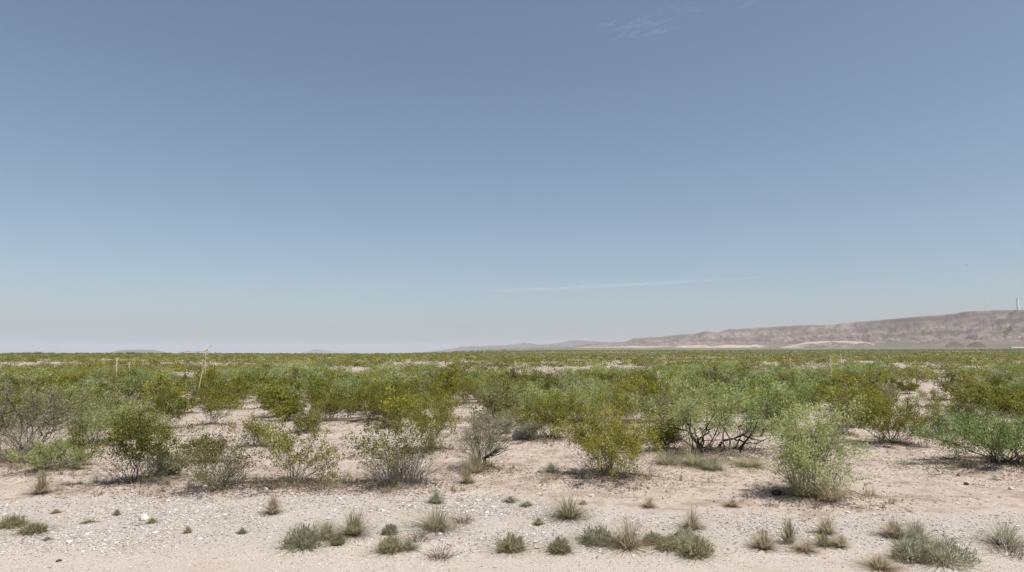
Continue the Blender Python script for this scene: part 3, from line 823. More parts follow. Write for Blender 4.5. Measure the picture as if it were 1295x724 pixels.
def clumps(xs, ys, ws, hs, nleaf, lsize, kinds):
    """domes of leaf-sized faces; kinds 0 olive, 1 yellow, 2 dull, 3 pale, 4 grey -> material slots"""
    N = len(xs)
    z0 = gz(xs, ys, False)
    tb = np.clip(rng.normal(.5, .24, N), 0, 1)
    for mi in range(5):
        s = np.where(kinds == mi)[0]
        if not len(s):
            continue
        i = np.repeat(s, nleaf); n = len(i)
        d = unit(np.stack([rng.normal(0, 1, n), rng.normal(0, 1, n), np.abs(rng.normal(0, 1, n))], -1))
        rad = rng.uniform(.25, 1, n) ** .5
        lob = 1 + .25 * np.sin(3 * np.arctan2(d[:, 1], d[:, 0]) + i)
        c = np.stack([xs[i] + d[:, 0] * rad * ws[i] / 2 * lob, ys[i] + d[:, 1] * rad * ws[i] / 2 * lob, z0[i] + hs[i] * (.06 + .94 * d[:, 2] * rad * rng.uniform(.8, 1.15, n))], -1)
        sz = lsize[i] * rng.uniform(.6, 1.3, n)
        blades(G, c, d * .5 + rng.normal(0, .8, (n, 3)), sz, sz * .6, np.clip(tb[i] + rng.normal(0, .16, n), 0, 1), mi, rng)


def scatter(r0, r1, dens, wlo, whi, nleaf, lsz, keep=.36):
    area = .82 * 2 * (r1 ** 2 - r0 ** 2) / 2
    n = int(area * dens)
    y = np.sqrt(rng.uniform(r0 ** 2, r1 ** 2, n)); x = rng.uniform(-.82, .82, n) * y
    k = (fbm(x * .09, y * .09, 92) > keep) & (fbm(x * .02, y * .02, 93) > .30)
    if r1 < 400:
        bx = np.array([bare(*project(a, b, 0)) for a, b in zip(x, y)]); k &= ~bx
    x, y = x[k], y[k]; n = len(x)
    w = rng.uniform(wlo, whi, n); h = np.clip(w * .62, .6, 1.35) * rng.uniform(.55, 1.2, n)
    pt = fbm(x * .05, y * .05, 55)
    u = rng.rand(n)
    kd = np.where(u < .04 + .24 * sstep(.5, .7, pt), 3, np.where(u > .93, 4, rng.choice(3, n, p=[.46, .32, .22])))
    tall = (kd == 3)
    h = np.where(tall, h * 1.2, h) * np.where(rng.rand(n) < .05, 1.7, 1); w = np.where(tall, w * 1.3, w)
    clumps(x, y, w, h, nleaf, np.full(n, lsz), kd)
    return n


if left_over:
    lo = np.array([(a, b, w) for a, b, w, k in left_over])
    kd = np.array([{C: 0, MQ: 3, GS: 4}[k] for *_, k in left_over])
    kd = np.where(kd == 0, rng.choice(3, len(kd), p=[.46, .32, .22]), kd)
    clumps(lo[:, 0], lo[:, 1], lo[:, 2], np.clip(lo[:, 2] * .7, .8, 1.35), 240, np.full(len(lo), .11), kd)
n1 = scatter(YMAX, 140, .19, 1.2, 2.6, 150, .16, .49)
n2 = scatter(140, 320, .14, 1.3, 3.0, 46, .28, .50)
n3 = scatter(320, 1000, .033, 1.8, 4.0, 16, .65, .40)
n5 = scatter(1000, 1440, .010, 2.0, 5.0, 12, 1.0, .42)
n4 = scatter(1540, 3000, .006, 2.5, 7.0, 9, 1.5, .42)
scrub = link('desert_scrub', G.mesh('desert_scrub', [M['olive'], M['yellow'], M['dull'], M['pale'], M['grey']]))
tag(scrub, 'continuous olive green mass of far creosote and mesquite scrub reaching the horizon', 'scrub', None, 'stuff')
print('far clumps', n1, n2, n3, n4, G.n)

# ------------------------------------------------------------------ ground sheet
thf = np.concatenate([np.linspace(-180, -56, 32)[:-1], np.linspace(-56, 56, 420), np.linspace(56, 180, 32)[1:]])
rr = [0.0, .8, 1.8, 2.8, 3.6]
r = 4.2
while r < 90000:
    rr.append(r); r *= (1.0085 if r < 30 else 1.018 if r < 400 else 1.035)
rr = np.array(rr)
TH, RR = np.meshgrid(np.radians(thf), rr)
X = RR * np.sin(TH); Y = RR * np.cos(TH)
Z = gz(X, Y, False)
for mx, my, mr, mh in MOUNDS:
    Z = Z + mh * np.exp(-((X - mx) ** 2 + (Y - my) ** 2) / (mr * mr) * 1.6)
nr, nt_ = X.shape
V = np.stack([X, Y, Z], -1).reshape(-1, 3)
i = np.arange(nr - 1)[:, None] * nt_; j = np.arange(nt_ - 1)[None, :]
FQ = np.stack([i + j, i + nt_ + j, i + nt_ + j + 1, i + j + 1], -1).reshape(-1, 4)[:, ::-1]


def ground_material():
    m, nt, out = new_mat('desert_ground')
    L = nt.links.new
    N = nt.nodes.new
    b = N('ShaderNodeBsdfPrincipled'); b.inputs['Roughness'].default_value = .95; b.inputs['Specular IOR Level'].default_value = .15
    geo = N('ShaderNodeNewGeometry'); sep = N('ShaderNodeSeparateXYZ'); L(geo.outputs['Position'], sep.inputs[0])
    pos = geo.outputs['Position']

    def noise(sc, det=5, rough=.55):
        n = N('ShaderNodeTexNoise'); n.inputs['Scale'].default_value = sc; n.inputs['Detail'].default_value = det; n.inputs['Roughness'].default_value = rough
        L(pos, n.inputs['Vector']); return n.outputs['Fac']

    def math_(op, a, b_=None, c=None):
        n = N('ShaderNodeMath'); n.operation = op
        for k, v in enumerate((a, b_, c)):
            if v is None: continue
            if isinstance(v, (int, float)): n.inputs[k].default_value = v
            else: L(v, n.inputs[k])
        return n.outputs[0]

    def rng_(v, a, b_, c=0., d=1.):
        n = N('ShaderNodeMapRange'); n.interpolation_type = 'SMOOTHSTEP'
        n.inputs['From Min'].default_value = a; n.inputs['From Max'].default_value = b_; n.inputs['To Min'].default_value = c; n.inputs['To Max'].default_value = d
        L(v, n.inputs['Value']); return n.outputs[0]

    def mix(f, a, b_):
        n = N('ShaderNodeMix'); n.data_type = 'RGBA'
        L(f, n.inputs['Factor'])
        for v, k in ((a, 'A'), (b_, 'B')):
            s = [q for q in n.inputs if q.name == k and q.type == 'RGBA'][0]
            if isinstance(v, tuple): s.default_value = (*v, 1)
            else: L(v, s)
        return [q for q in n.outputs if q.type == 'RGBA'][0]

    big, med, fine, gr = noise(.35), noise(1.6), noise(9, 6, .65), noise(45, 4, .7)
    soil = ramp(nt, fine, [(.25, (.255, .202, .162)), (.5, (.380, .316, .266)), (.75, (.480, .412, .360))])
    soil = mix(rng_(med, .45, .68), soil, (.265, .208, .166))
    soil = mix(math_('MULTIPLY', rng_(noise(.55, 6, .7), .52, .66), .6), soil, (.470, .400, .345))
    # pale fine gravel of the shoulder and the whiter band behind it
    shoulder = ramp(nt, gr, [(.25, (.228, .196, .168)), (.5, (.400, .352, .306)), (.75, (.540, .490, .438))])
    band = ramp(nt, gr, [(.2, (.235, .202, .174)), (.5, (.370, .328, .289)), (.78, (.540, .505, .462))])
    wob = math_('MULTIPLY_ADD', big, 2.6, -1.3)
    wob = math_('ADD', wob, math_('MULTIPLY_ADD', med, 1.4, -.7))
    yw = math_('ADD', sep.outputs['Y'], wob)
    xr = rng_(sep.outputs['X'], -.6, 2.2, 0., 1.15)
    yw2 = math_('ADD', yw, xr)
    is_soil = rng_(yw2, 11.5, 12.2)
    is_band = rng_(yw, 8.7, 9.6)
    near = mix(is_band, shoulder, band)
    sandp = rng_(noise(.9, 3), .54, .64)
    near = mix(math_('MULTIPLY', sandp, .5), near, (.370, .300, .245))
    col = mix(is_soil, near, soil)
    # scattered grit specks
    vo = N('ShaderNodeTexVoronoi'); vo.inputs['Scale'].default_value = 38; L(pos, vo.inputs['Vector'])
    spk = math_('MULTIPLY', rng_(vo.outputs['Distance'], .28, .16), rng_(noise(3.1), .45, .6))
    stonecol = ramp(nt, vo.outputs['Color'], [(0., (.22, .19, .165)), (.45, (.45, .41, .37)), (1., (.66, .63, .60))])
    col = mix(math_('MULTIPLY', spk, .8), col, stonecol)
    # far plain: bare soil broken by scrub too small to build
    far = rng_(math_('POWER', math_('ADD', math_('POWER', sep.outputs['X'], 2.), math_('POWER', sep.outputs['Y'], 2.)), .5), 350, 1500)
    mp = N('ShaderNodeMapping'); mp.inputs['Scale'].default_value = (.006, .0022, .006); L(pos, mp.inputs['Vector'])
    nf = N('ShaderNodeTexNoise'); nf.inputs['Scale'].default_value = 1; nf.inputs['Detail'].default_value = 6; L(mp.outputs[0], nf.inputs['Vector'])
    farc = ramp(nt, nf.outputs['Fac'], [(.3, (.095, .098, .062)), (.5, (.140, .132, .090)), (.66, (.205, .178, .130)), (.8, (.330, .275, .215))])
    col = mix(far, col, farc)
    L(col, b.inputs['Base Color'])
    bh = math_('MULTIPLY_ADD', fine, .6, math_('MULTIPLY', gr, .5))
    bu = N('ShaderNodeBump'); bu.inputs['Strength'].default_value = .7; bu.inputs['Distance'].default_value = .03
    L(bh, bu.inputs['Height']); L(bu.outputs[0], b.inputs['Normal'])
    L(b.outputs[0], out.inputs[0])
    return m


g = Geo(); g.add(V, FQ)
ground = link('ground', g.mesh('ground', [ground_material()], True))
tag(ground, 'pale gravel verge and pinkish sandy desert ground reaching the horizon', 'ground', None, 'structure')

# pebbles of the verge and loose stones on the soil: uncountable gravel, one object
rng = rs(90)
ico = None


def band_top(x):
    return 12.0 - 1.15 * sstep(-.6, 2.2, x)


def pebbles():
    import bmesh
    bm = bmesh.new(); bmesh.ops.create_icosphere(bm, subdivisions=1, radius=1)
    bv = np.array([v.co[:] for v in bm.verts]); bf = np.array([[v.index for v in f.verts] for f in bm.faces]); bm.free()
    bo = unit(np.array([(1, 1, 1), (-1, 1, 1), (-1, -1, 1), (1, -1, 1), (1, 1, -1), (-1, 1, -1), (-1, -1, -1), (1, -1, -1)]))
    bof = np.array([(0, 1, 2), (0, 2, 3), (4, 6, 5), (4, 7, 6), (0, 4, 5), (0, 5, 1), (1, 5, 6), (1, 6, 2), (2, 6, 7), (2, 7, 3), (3, 7, 4), (3, 4, 0)])
    g = Geo()

    def scatter_p(n, y0, y1, dens, smin, smax, pw, big, tlo, thi):
        y = np.sqrt(rng.uniform(y0 ** 2, y1 ** 2, n)); x = rng.uniform(-.84, .84, n) * y
        k = rng.rand(n) < dens(x, y)
        x, y = x[k], y[k]; m = len(x)
        s = smin + (smax - smin) * rng.rand(m) ** pw
        z = gz(x, y) + s * .12
        v0, f0 = (bv, bf) if big else (bo, bof)
        v = v0[None] * (1 + .28 * rng.normal(size=(m, len(v0), 1))).clip(.55, 1.5)
        v = v * (s[:, None] * rng.uniform(.7, 1.3, (m, 3)) * np.array([1, 1, .45]))[:, None, :] * .5
        a = rng.rand(m) * 6.283; ca, sa = np.cos(a)[:, None], np.sin(a)[:, None]
        v = np.stack([v[..., 0] * ca - v[..., 1] * sa, v[..., 0] * sa + v[..., 1] * ca, v[..., 2]], -1)
        v = v + np.stack([x, y, z], -1)[:, None, :]
        f = (f0[None] + (np.arange(m) * len(v0))[:, None, None]).reshape(-1, 3)
        g.add(v.reshape(-1, 3), f, np.repeat(np.clip(rng.uniform(tlo, thi, m), 0, 1), len(v0)))
        return m

    pat = lambda x, y: .25 + 1.1 * sstep(.40, .62, fbm(x * .8, y * .8, 61))
    inband = lambda x, y: sstep(8.5, 9.8, y + (fbm(x * .7, y * .7, 5) - .5) * 1.5) * (1 - sstep(-.35, .25, y - band_top(x) + (fbm(x * .9, y * .9, 6) - .5) * .9))
    m1 = scatter_p(110000, 8.2, 13.0, lambda x, y: inband(x, y) * pat(x, y), .012, .042, 2.6, False, .05, .85)
    m2 = scatter_p(1500, 8.4, 12.8, lambda x, y: inband(x, y) * pat(x, y) * .5, .035, .085, 3.2, True, .35, .9)
    m3 = scatter_p(42000, 7.0, 10.2, lambda x, y: .35 + .65 * fbm(x * 1.2, y * 1.2, 63), .008, .026, 2.6, False, .10, .85)
    m4 = scatter_p(12000, 10.5, 30., lambda x, y: .15 + .85 * sstep(.52, .68, fbm(x * .5, y * .5, 62)), .018, .065, 2.6, False, .2, .95)
    m5 = scatter_p(260, 7.0, 26., lambda x, y: .7 + 0 * x, .03, .075, 2.0, True, -.2, .25)
    print('pebbles', m1, m2, m3, m4, m5)
    return g


gr_o = link('gravel', pebbles().mesh('gravel', [M['stone']]))
tag(gr_o, 'loose white and tan gravel strewn over the roadside verge', 'gravel', None, 'stuff')

# fallen leaves and broken twigs round the feet of the shrubs
rng = rs(91)
g = Geo()
fr = [q for q in FRONT]
for kind, label, cat, p, H, W, seed, kw in fr:
    n = int(650 * W * W * (1.6 if p[1] < 16 else .7))
    rad = np.abs(rng.normal(0, .62, n)) * W * .62; a = rng.rand(n) * 6.283
    x = p[0] + rad * np.cos(a) * 1.35; y = p[1] + rad * np.sin(a)
    k = y > band_top(x) - .25; x, y = x[k], y[k]; n = len(x)
    z = gz(x, y) + .008
    d = np.stack([rng.normal(0, 1, n), rng.normal(0, 1, n), rng.normal(0, .12, n)], -1)
    blades(g, np.stack([x, y, z], -1), d, rng.uniform(.02, .07, n), rng.uniform(.008, .024, n), np.clip(rng.normal(.5, .22, n), 0, 1), 0, rng)
n = 15000
y = np.sqrt(rng.uniform(8.6 ** 2, 20 ** 2, n)); x = rng.uniform(-.84, .84, n) * y
k = fbm(x * .55, y * 1.1, 71) > .56; x, y = x[k], y[k]; n = len(x)
blades(g, np.stack([x, y, gz(x, y) + .012], -1), np.stack([rng.normal(0, 1, n), rng.normal(0, .5, n), rng.normal(0, .1, n)], -1), rng.uniform(.03, .10, n), rng.uniform(.006, .02, n), np.clip(rng.normal(.5, .22, n), 0, 1), 0, rng)
gd = Geo()
rng = rs(92)
for kind, label, cat, p, H, W, seed, kw in fr:
    if p[1] > 34: continue
    for q in range(int(5 + 9 * min(W, 2.4))):
        a = rng.rand() * 6.283; rad = W * rng.uniform(.12, .62)
        x, y = p[0] + rad * math.cos(a) * 1.2, p[1] + rad * math.sin(a)
        if y < band_top(x) - .1: continue
        hh = rng.uniform(.08, .26); sub = tuft(rng.randint(1 << 30), hh, hh * rng.uniform(.9, 2.0), rng.randint(18, 46), .009, .9, segs=2)
        z = float(gz(x, y))
        for v_, f_, t_ in zip(sub.v, sub.q4, sub.t):
            gd.add(v_ + np.array([x, y, z]), f_, t_, int(rng.rand() < .3))
for q in range(520):
    y = math.sqrt(rng.uniform(9.5 ** 2, 26 ** 2)); x = rng.uniform(-.84, .84) * y
    if fbm(x * .45, y * .9, 72) < .50 or (y < band_top(x) and rng.rand() < .75): continue
    hh = rng.uniform(.04, .15); sub = tuft(rng.randint(1 << 30), hh, hh * rng.uniform(1.2, 2.6), rng.randint(10, 30), .008, .95, segs=2)
    z = float(gz(x, y))
    for v_, f_, t_ in zip(sub.v, sub.q4, sub.t):
        gd.add(v_ + np.array([x, y, z]), f_, t_, int(rng.rand() < .35))
dg = link('dry_grass', gd.mesh('dry_grass', [M['grassdry'], M['grassgreen']]))
tag(dg, 'thin dry grass growing between and under the shrubs', 'grass', None, 'stuff')
li = link('plant_litter', g.mesh('plant_litter', [M['litter']]))
tag(li, 'brown fallen leaves and twigs lying round the feet of the shrubs', 'litter', None, 'stuff')

# ------------------------------------------------------------------ pale dirt track far out on the plain
def track(pts, wid, name, label, mat):
    g = Geo(); P = np.array(pts, float)
    n = 160; t = np.linspace(0, len(P) - 1, n)
    x = np.interp(t, np.arange(len(P)), P[:, 0]); y = np.interp(t, np.arange(len(P)), P[:, 1])
    d = unit(np.stack([np.gradient(x), np.gradient(y)], -1)); nx, ny = -d[:, 1], d[:, 0]
    vs = []
    for s in (-.5, -.17, .17, .5):
        xx, yy = x + nx * wid * s, y + ny * wid * s
        vs.append(np.stack([xx, yy, gz(xx, yy, False) + .5], -1))
    v = np.stack(vs, 1).reshape(-1, 3)
    i = np.arange(n - 1)[:, None] * 4; j = np.arange(3)[None, :]
    g.add(v, np.stack([i + j, i + j + 1, i + 5 + j, i + 4 + j], -1).reshape(-1, 4))
    o = link(name, g.mesh(name, [mat], True)); tag(o, label, 'road', None, 'structure')


M['track'] = rough_mat('pale_dirt', [(.3, (.50, .43, .35)), (.7, (.64, .57, .48))], .02, .95)
track([(-20, 1500), (400, 1480), (900, 1440), (1500, 1380)], 26, 'dirt_road', 'pale dirt road crossing the far plain in front of the ridge', M['track'])

# ------------------------------------------------------------------ hills


def hill_material(name, lo, mid, hi, scrubc, pale=(.40, .325, .275), low_scrub=False):
    m, nt, out = new_mat(name); L = nt.links.new; N = nt.nodes.new
    b = N('ShaderNodeBsdfPrincipled'); b.inputs['Roughness'].default_value = .95; b.inputs['Specular IOR Level'].default_value = .1
    geo = N('ShaderNodeNewGeometry')
    n1 = N('ShaderNodeTexNoise'); n1.inputs['Scale'].default_value = .004; n1.inputs['Detail'].default_value = 8; n1.inputs['Roughness'].default_value = .65; L(geo.outputs['Position'], n1.inputs['Vector'])
    mp = N('ShaderNodeMapping'); mp.inputs['Scale'].default_value = (.0011, .0011, .016); L(geo.outputs['Position'], mp.inputs['Vector'])
    n2 = N('ShaderNodeTexNoise'); n2.inputs['Scale'].default_value = 1; n2.inputs['Detail'].default_value = 5; L(mp.outputs[0], n2.inputs['Vector'])
    ad = N('ShaderNodeMath'); ad.operation = 'MULTIPLY_ADD'; ad.inputs[1].default_value = .5
    hf = N('ShaderNodeMath'); hf.operation = 'MULTIPLY'; hf.inputs[1].default_value = .5
    L(n2.outputs['Fac'], hf.inputs[0]); L(n1.outputs['Fac'], ad.inputs[0]); L(hf.outputs[0], ad.inputs[2])
    c = ramp(nt, ad.outputs[0], [(.40, lo), (.5, mid), (.60, hi)])
    n3 = N('ShaderNodeTexNoise'); n3.inputs['Scale'].default_value = .012; n3.inputs['Detail'].default_value = 6; L(geo.outputs['Position'], n3.inputs['Vector'])
    mr = N('ShaderNodeMapRange'); mr.inputs['From Min'].default_value = .46; mr.inputs['From Max'].default_value = .62; mr.inputs['To Max'].default_value = .75; L(n3.outputs['Fac'], mr.inputs['Value'])
    mx = N('ShaderNodeMix'); mx.data_type = 'RGBA'; L(mr.outputs[0], mx.inputs[0]); L(c, mx.inputs[6]); mx.inputs[7].default_value = (*scrubc, 1)
    if low_scrub:                                      # scrub-covered pediment below the rock
        sz = N('ShaderNodeSeparateXYZ'); L(geo.outputs['Position'], sz.inputs[0])
        nz = N('ShaderNodeMath'); nz.operation = 'MULTIPLY_ADD'; nz.inputs[1].default_value = 120; L(n1.outputs['Fac'], nz.inputs[0]); L(sz.outputs['Z'], nz.inputs[2])
        lz = N('ShaderNodeMapRange'); lz.inputs['From Min'].default_value = 115; lz.inputs['From Max'].default_value = 190; lz.inputs['To Min'].default_value = .8; lz.inputs['To Max'].default_value = 0; L(nz.outputs[0], lz.inputs['Value'])
        mxl = N('ShaderNodeMix'); mxl.data_type = 'RGBA'; L(lz.outputs[0], mxl.inputs[0]); L(mx.outputs[2], mxl.inputs[6]); mxl.inputs[7].default_value = (.120, .118, .078, 1)
        mx = mxl
    at = N('ShaderNodeAttribute'); at.attribute_name = 'tint'
    mx2 = N('ShaderNodeMix'); mx2.data_type = 'RGBA'; L(at.outputs['Fac'], mx2.inputs[0]); L(mx.outputs[2], mx2.inputs[6]); mx2.inputs[7].default_value = (*pale, 1)
    L(mx2.outputs[2], b.inputs['Base Color'])
    L(b.outputs[0], out.inputs[0])
    return m


M['ridge'] = hill_material('ridge_rock', (.110, .078, .063), (.180, .133, .108), (.262, .203, .165), (.105, .090, .060), low_scrub=True)
M['farhill'] = hill_material('far_hill_rock', (.100, .078, .074), (.150, .120, .108), (.205, .170, .150), (.095, .092, .068))
M['redhill'] = hill_material('red_butte', (.070, .044, .038), (.115, .076, .064), (.175, .122, .100), (.090, .075, .052))
M['palebluff'] = hill_material('pale_bluff', (.095, .070, .058), (.150, .115, .096), (.215, .170, .145), (.105, .092, .060))


def ridge(name, label, crest, d_of, front, back, mat, nx=500, nt=40, gully=.30, seed=1, pale=None, sharp=1.5, group=None):
    """a ridge with its own distance, width and height; crest = photo silhouette, d_of(px) = metres away"""
    cx = np.array([c[0] for c in crest], float); cy = np.array([c[1] for c in crest], float)
    px = np.linspace(cx[0], cx[-1], nx)
    py = np.interp(px, cx, cy)
    py = py + (fbm(px * .09, px * 0, seed + 70) - .5) * 1.0 * sstep(0, 8, (HOR - py)) * (1 if len(crest) > 6 else .5)
    D = np.array([d_of(a) for a in px])
    dirs = np.array([ray(a, b) for a, b in zip(px, py)])
    hx = np.hypot(dirs[:, 0], dirs[:, 1])
    Hc = CAMH + D * dirs[:, 2] / hx
    ux, uy = dirs[:, 0] / hx, dirs[:, 1] / hx
    T = np.concatenate([np.linspace(-1, 0, int(nt * .7)), np.linspace(0, 1, nt - int(nt * .7) + 1)[1:]])
    tt, _ = np.meshgrid(T, px, indexing='ij')
    rad = D[None] + np.where(tt < 0, tt * front, tt * back)
    X = ux[None] * rad; Y = uy[None] * rad
    prof = np.where(tt < 0, (1 + tt) ** sharp, 1 - tt ** 1.6)
    base = gz(X, Y, False) - 3
    mid = 4 * np.clip(prof * (1 - prof), 0, .25)
    s = front / 12
    gl = np.abs(fbm(X / s, Y / s, seed, 5) - .5) * 2
    gl2 = np.abs(fbm(X / s * 3.1, Y / s * .9, seed + 9, 4) - .5) * 2
    z = base + np.maximum(Hc[None] - base, 0) * prof * (1 - gully * mid * (1 - gl) - gully * .5 * mid * (1 - gl2))
    g = Geo()
    v = np.stack([X, Y, z], -1).reshape(-1, 3)
    ni, nj = X.shape
    i = np.arange(ni - 1)[:, None] * nj; j = np.arange(nj - 1)[None, :]
    f = np.stack([i + j, i + j + 1, i + nj + j + 1, i + nj + j], -1).reshape(-1, 4)
    tn = np.zeros(X.shape)
    if pale is not None:
        tn = pale(np.broadcast_to(px[None], X.shape), prof, X, Y)
    g.add(v, f, tn.ravel())
    o = link(name, g.mesh(name, [mat], True))
    tag(o, label, 'hill', group, 'structure')
    return o


def pale_base(px, prof, X, Y):
    n = fbm(px * .045, prof * 9, 88) * .6 + .4 * fbm(px * .15, prof * 22, 89)
    lo = sstep(690, 720, px) * (1 - sstep(955, 975, px))
    top = .17 + .14 * fbm(px * .035, px * 0, 13)
    return np.clip(lo * (1 - sstep(top * .8, top * 1.3, prof)) * sstep(.36, .52, n), 0, 1)


main_crest = [(705, 442.5), (722, 439), (745, 435), (775, 433.4), (792, 431.9), (801, 428), (833, 426.3), (863, 423), (877, 423), (892, 419.3), (907, 420.6), (921, 417), (940, 416), (976, 413.5),
              (1007, 411.6), (1052, 411), (1083, 407.4), (1113, 405), (1159, 401), (1205, 397.3), (1217, 395), (1245, 393.3), (1295, 392), (1340, 391), (1400, 394), (1470, 402)]
ridge('ridge', 'long grey-mauve desert ridge rising to the right edge', main_crest, lambda p: np.interp(p, [705, 900, 1295, 1470], [12500, 10500, 8200, 8000]), 2600, 2500, M['ridge'], 1000, 110, .60, 5, pale_base, 1.35)
ridge('hills', 'low blue-grey far hills left of the ridge', [(536, 446.4), (552, 443.5), (575, 441), (584, 438.3), (613, 437.3), (640, 437.2), (663, 433.8), (681, 436), (698, 435.2), (719, 431.4), (731, 430.8), (751, 431.6), (770, 433), (800, 434), (840, 438)],
      lambda p: np.interp(p, [536, 840], [21000, 17000]), 3500, 3000, M['farhill'], 320, 36, .3, 9, lambda px, prof, X, Y: (1 - sstep(.08, .16, prof)) * sstep(630, 650, px) * .6, 1.3)
ridge('bluff', 'low pale bare bluff at the foot of the ridge', [(972, 442.5), (985, 440), (1003, 436.5), (1018, 433), (1040, 431.6), (1062, 431.4), (1080, 431.8), (1097, 433.2), (1108, 436.5), (1120, 440)],
      lambda p: 7200, 420, 500, M['palebluff'], 200, 30, .25, 14, lambda px, prof, X, Y: np.clip(sstep(.80, .95, prof + .3 * (fbm(px * .12, prof * 4, 4) - .5)) + (1 - sstep(1000, 1022, px)) * .8 + .35 * sstep(.56, .64, fbm(px * .2, prof * 8, 6)), 0, 1) * .9, .9)
ridge('butte', 'small dark red butte, left of the twin pair below the ridge', [(1195, 437.5), (1200, 434.6), (1207, 432.6), (1211, 433), (1216, 435.5), (1220, 437.5)], lambda p: 6050, 100, 110, M['redhill'], 60, 24, .2, 17, None, .8, 'twin red buttes')
ridge('butte', 'small dark red butte, right of the twin pair below the ridge', [(1223, 437.5), (1228, 434.4), (1234, 432.4), (1239, 433), (1244, 435.3), (1248, 437.5)], lambda p: 6050, 100, 110, M['redhill'], 60, 24, .2, 19, None, .8, 'twin red buttes')
ridge('mesa', 'flat-topped pale mesa on the left horizon', [(132, 447.5), (140, 446), (147, 444.2), (155, 443), (175, 442.6), (194, 442.8), (203, 444.6), (212, 447)], lambda p: 15000, 900, 900, M['ridge'], 120, 24, .2, 23, None, 1.1)
ridge('hills', 'brown double-humped low hills right of the flat-topped mesa', [(220, 447.5), (228, 445.9), (237, 444.3), (247, 445.2), (257, 444.3), (266, 445.3), (280, 447.5)], lambda p: 11000, 700, 700, M['ridge'], 120, 24, .2, 25, None, 1.1)
ridge('hill', 'tiny pale hill at the left end of the horizon', [(18, 447.6), (26, 446.4), (33, 445.6), (40, 446.2), (48, 447.6)], lambda p: 16000, 600, 600, M['ridge'], 80, 20, .2, 27, None, 1.1)
ridge('mountain', 'faint blue distant mountain on the horizon left of centre', [(380, 447), (390, 444.6), (398, 442), (407, 442.6), (416, 444.2), (430, 446.9)], lambda p: 30000, 2500, 2500, M['farhill'], 100, 20, .2, 29, None, 1.2)
ridge('hill', 'very faint low rise at left end of the far hills', [(500, 447.2), (530, 446.2), (560, 445.6), (590, 446.4), (610, 447.2)], lambda p: 32000, 2500, 2500, M['farhill'], 80, 20, .2, 33, None, 1.2)

# ------------------------------------------------------------------ far line of dark trees on the left horizon
rng = rs(66); g = Geo()
for px0, px1, n, d0, d1, h0, h1 in ((-40, 130, 170, 2600, 3400, 4, 8), (130, 330, 200, 2700, 3600, 4, 8), (300, 640, 300, 3200, 4200, 4, 7), (45, 52, 10, 2400, 2600, 7, 10), (160, 172, 14, 2400, 2600, 6, 10)):
    for q in range(n):
        px = rng.uniform(px0, px1); d = rng.uniform(d0, d1); dr = ray(px, HOR); dr = dr / math.hypot(dr[0], dr[1])
        x, y = dr[0] * d, dr[1] * d; h = rng.uniform(h0, h1); w = h * rng.uniform(1, 2.2); m = 26
        dd = unit(np.stack([rng.normal(0, 1, m), rng.normal(0, 1, m), np.abs(rng.normal(0, 1, m))], -1)) * rng.uniform(.4, 1, (m, 1))
        c = np.array([x, y, float(gz(x, y, False))]) + dd * np.array([w / 2, w / 2, h])
        blades(g, c, rng.normal(0, 1, (m, 3)), 2.4, 1.8, np.clip(rng.normal(.5, .2, m), 0, 1), 0, rng)
tl = link('treeline', g.mesh('treeline', [M['fartree']]))
tag(tl, 'thin dark line of far trees along the left horizon', 'trees', None, 'stuff')


# ------------------------------------------------------------------ far buildings, towers
def box(g, c, s, mat=0):
    x, y, z = c; a, b, h = s[0] / 2, s[1] / 2, s[2]
    v = [(x - a, y - b, z), (x + a, y - b, z), (x + a, y + b, z), (x - a, y + b, z), (x - a, y - b, z + h), (x + a, y - b, z + h), (x + a, y + b, z + h), (x - a, y + b, z + h)]
    g.add(v, [(0, 3, 2, 1), (4, 5, 6, 7), (0, 1, 5, 4), (1, 2, 6, 5), (2, 3, 7, 6), (3, 0, 4, 7)], .5, mat)


def shed(px, py, d, length, depth, hw, label, wallm, group=None, rz=0.0):
    dr = ray(px, py); dr = dr / math.hypot(dr[0], dr[1]); x, y = dr[0] * d, dr[1] * d
    z = CAMH + dr[2] * d
    e = bpy.data.objects.new('shed', None); COL.objects.link(e); e.location = (x, y, z); e.rotation_euler = (0, 0, rz)
    tag(e, label, 'building', group)
    g = Geo(); box(g, (0, 0, -6), (length, depth, hw + 6)); link('wall', g.mesh('shed_wall', [wallm]), e)
    g = Geo(); a, b = length / 2 + .6, depth / 2 + .8; t = hw + .003
    v = [(-a, -b, t), (a, -b, t), (a, b, t), (-a, b, t), (-a, 0, t + depth * .16), (a, 0, t + depth * .16)]
    g.add(v, [(0, 1, 5, 4), (2, 3, 4, 5), (0, 3, 2, 1)]); g.add([v[0], v[4], v[3], v[1], v[2], v[5]], [(0, 1, 2), (3, 4, 5)])
    link('roof', g.mesh('shed_roof', [M['roofmetal']]), e)
    for k in range(3):
        g = Geo(); box(g, (-length * .3 + k * length * .3, -depth / 2 - .05, 0), (length * .06, .08, hw * .7)); link('door', g.mesh('shed_door', [M['darkglass']]), e)


shed(1290, 441.6, 4700, 105, 28, 7, 'long white shed at the foot of the ridge, right edge', M['white'])
shed(241, 448.0, 2350, 34, 12, 4.2, 'low tan building left in the row below the double-humped hills', M['tan_wall'], 'far buildings')
shed(262, 448.0, 2350, 46, 12, 4.2, 'longer pale building in the middle of the row below the double-humped hills', M['palewall'], 'far buildings')
shed(292, 448.1, 2450, 26, 12, 4.0, 'small pale building right in the row below the double-humped hills', M['tan_wall'], 'far buildings')


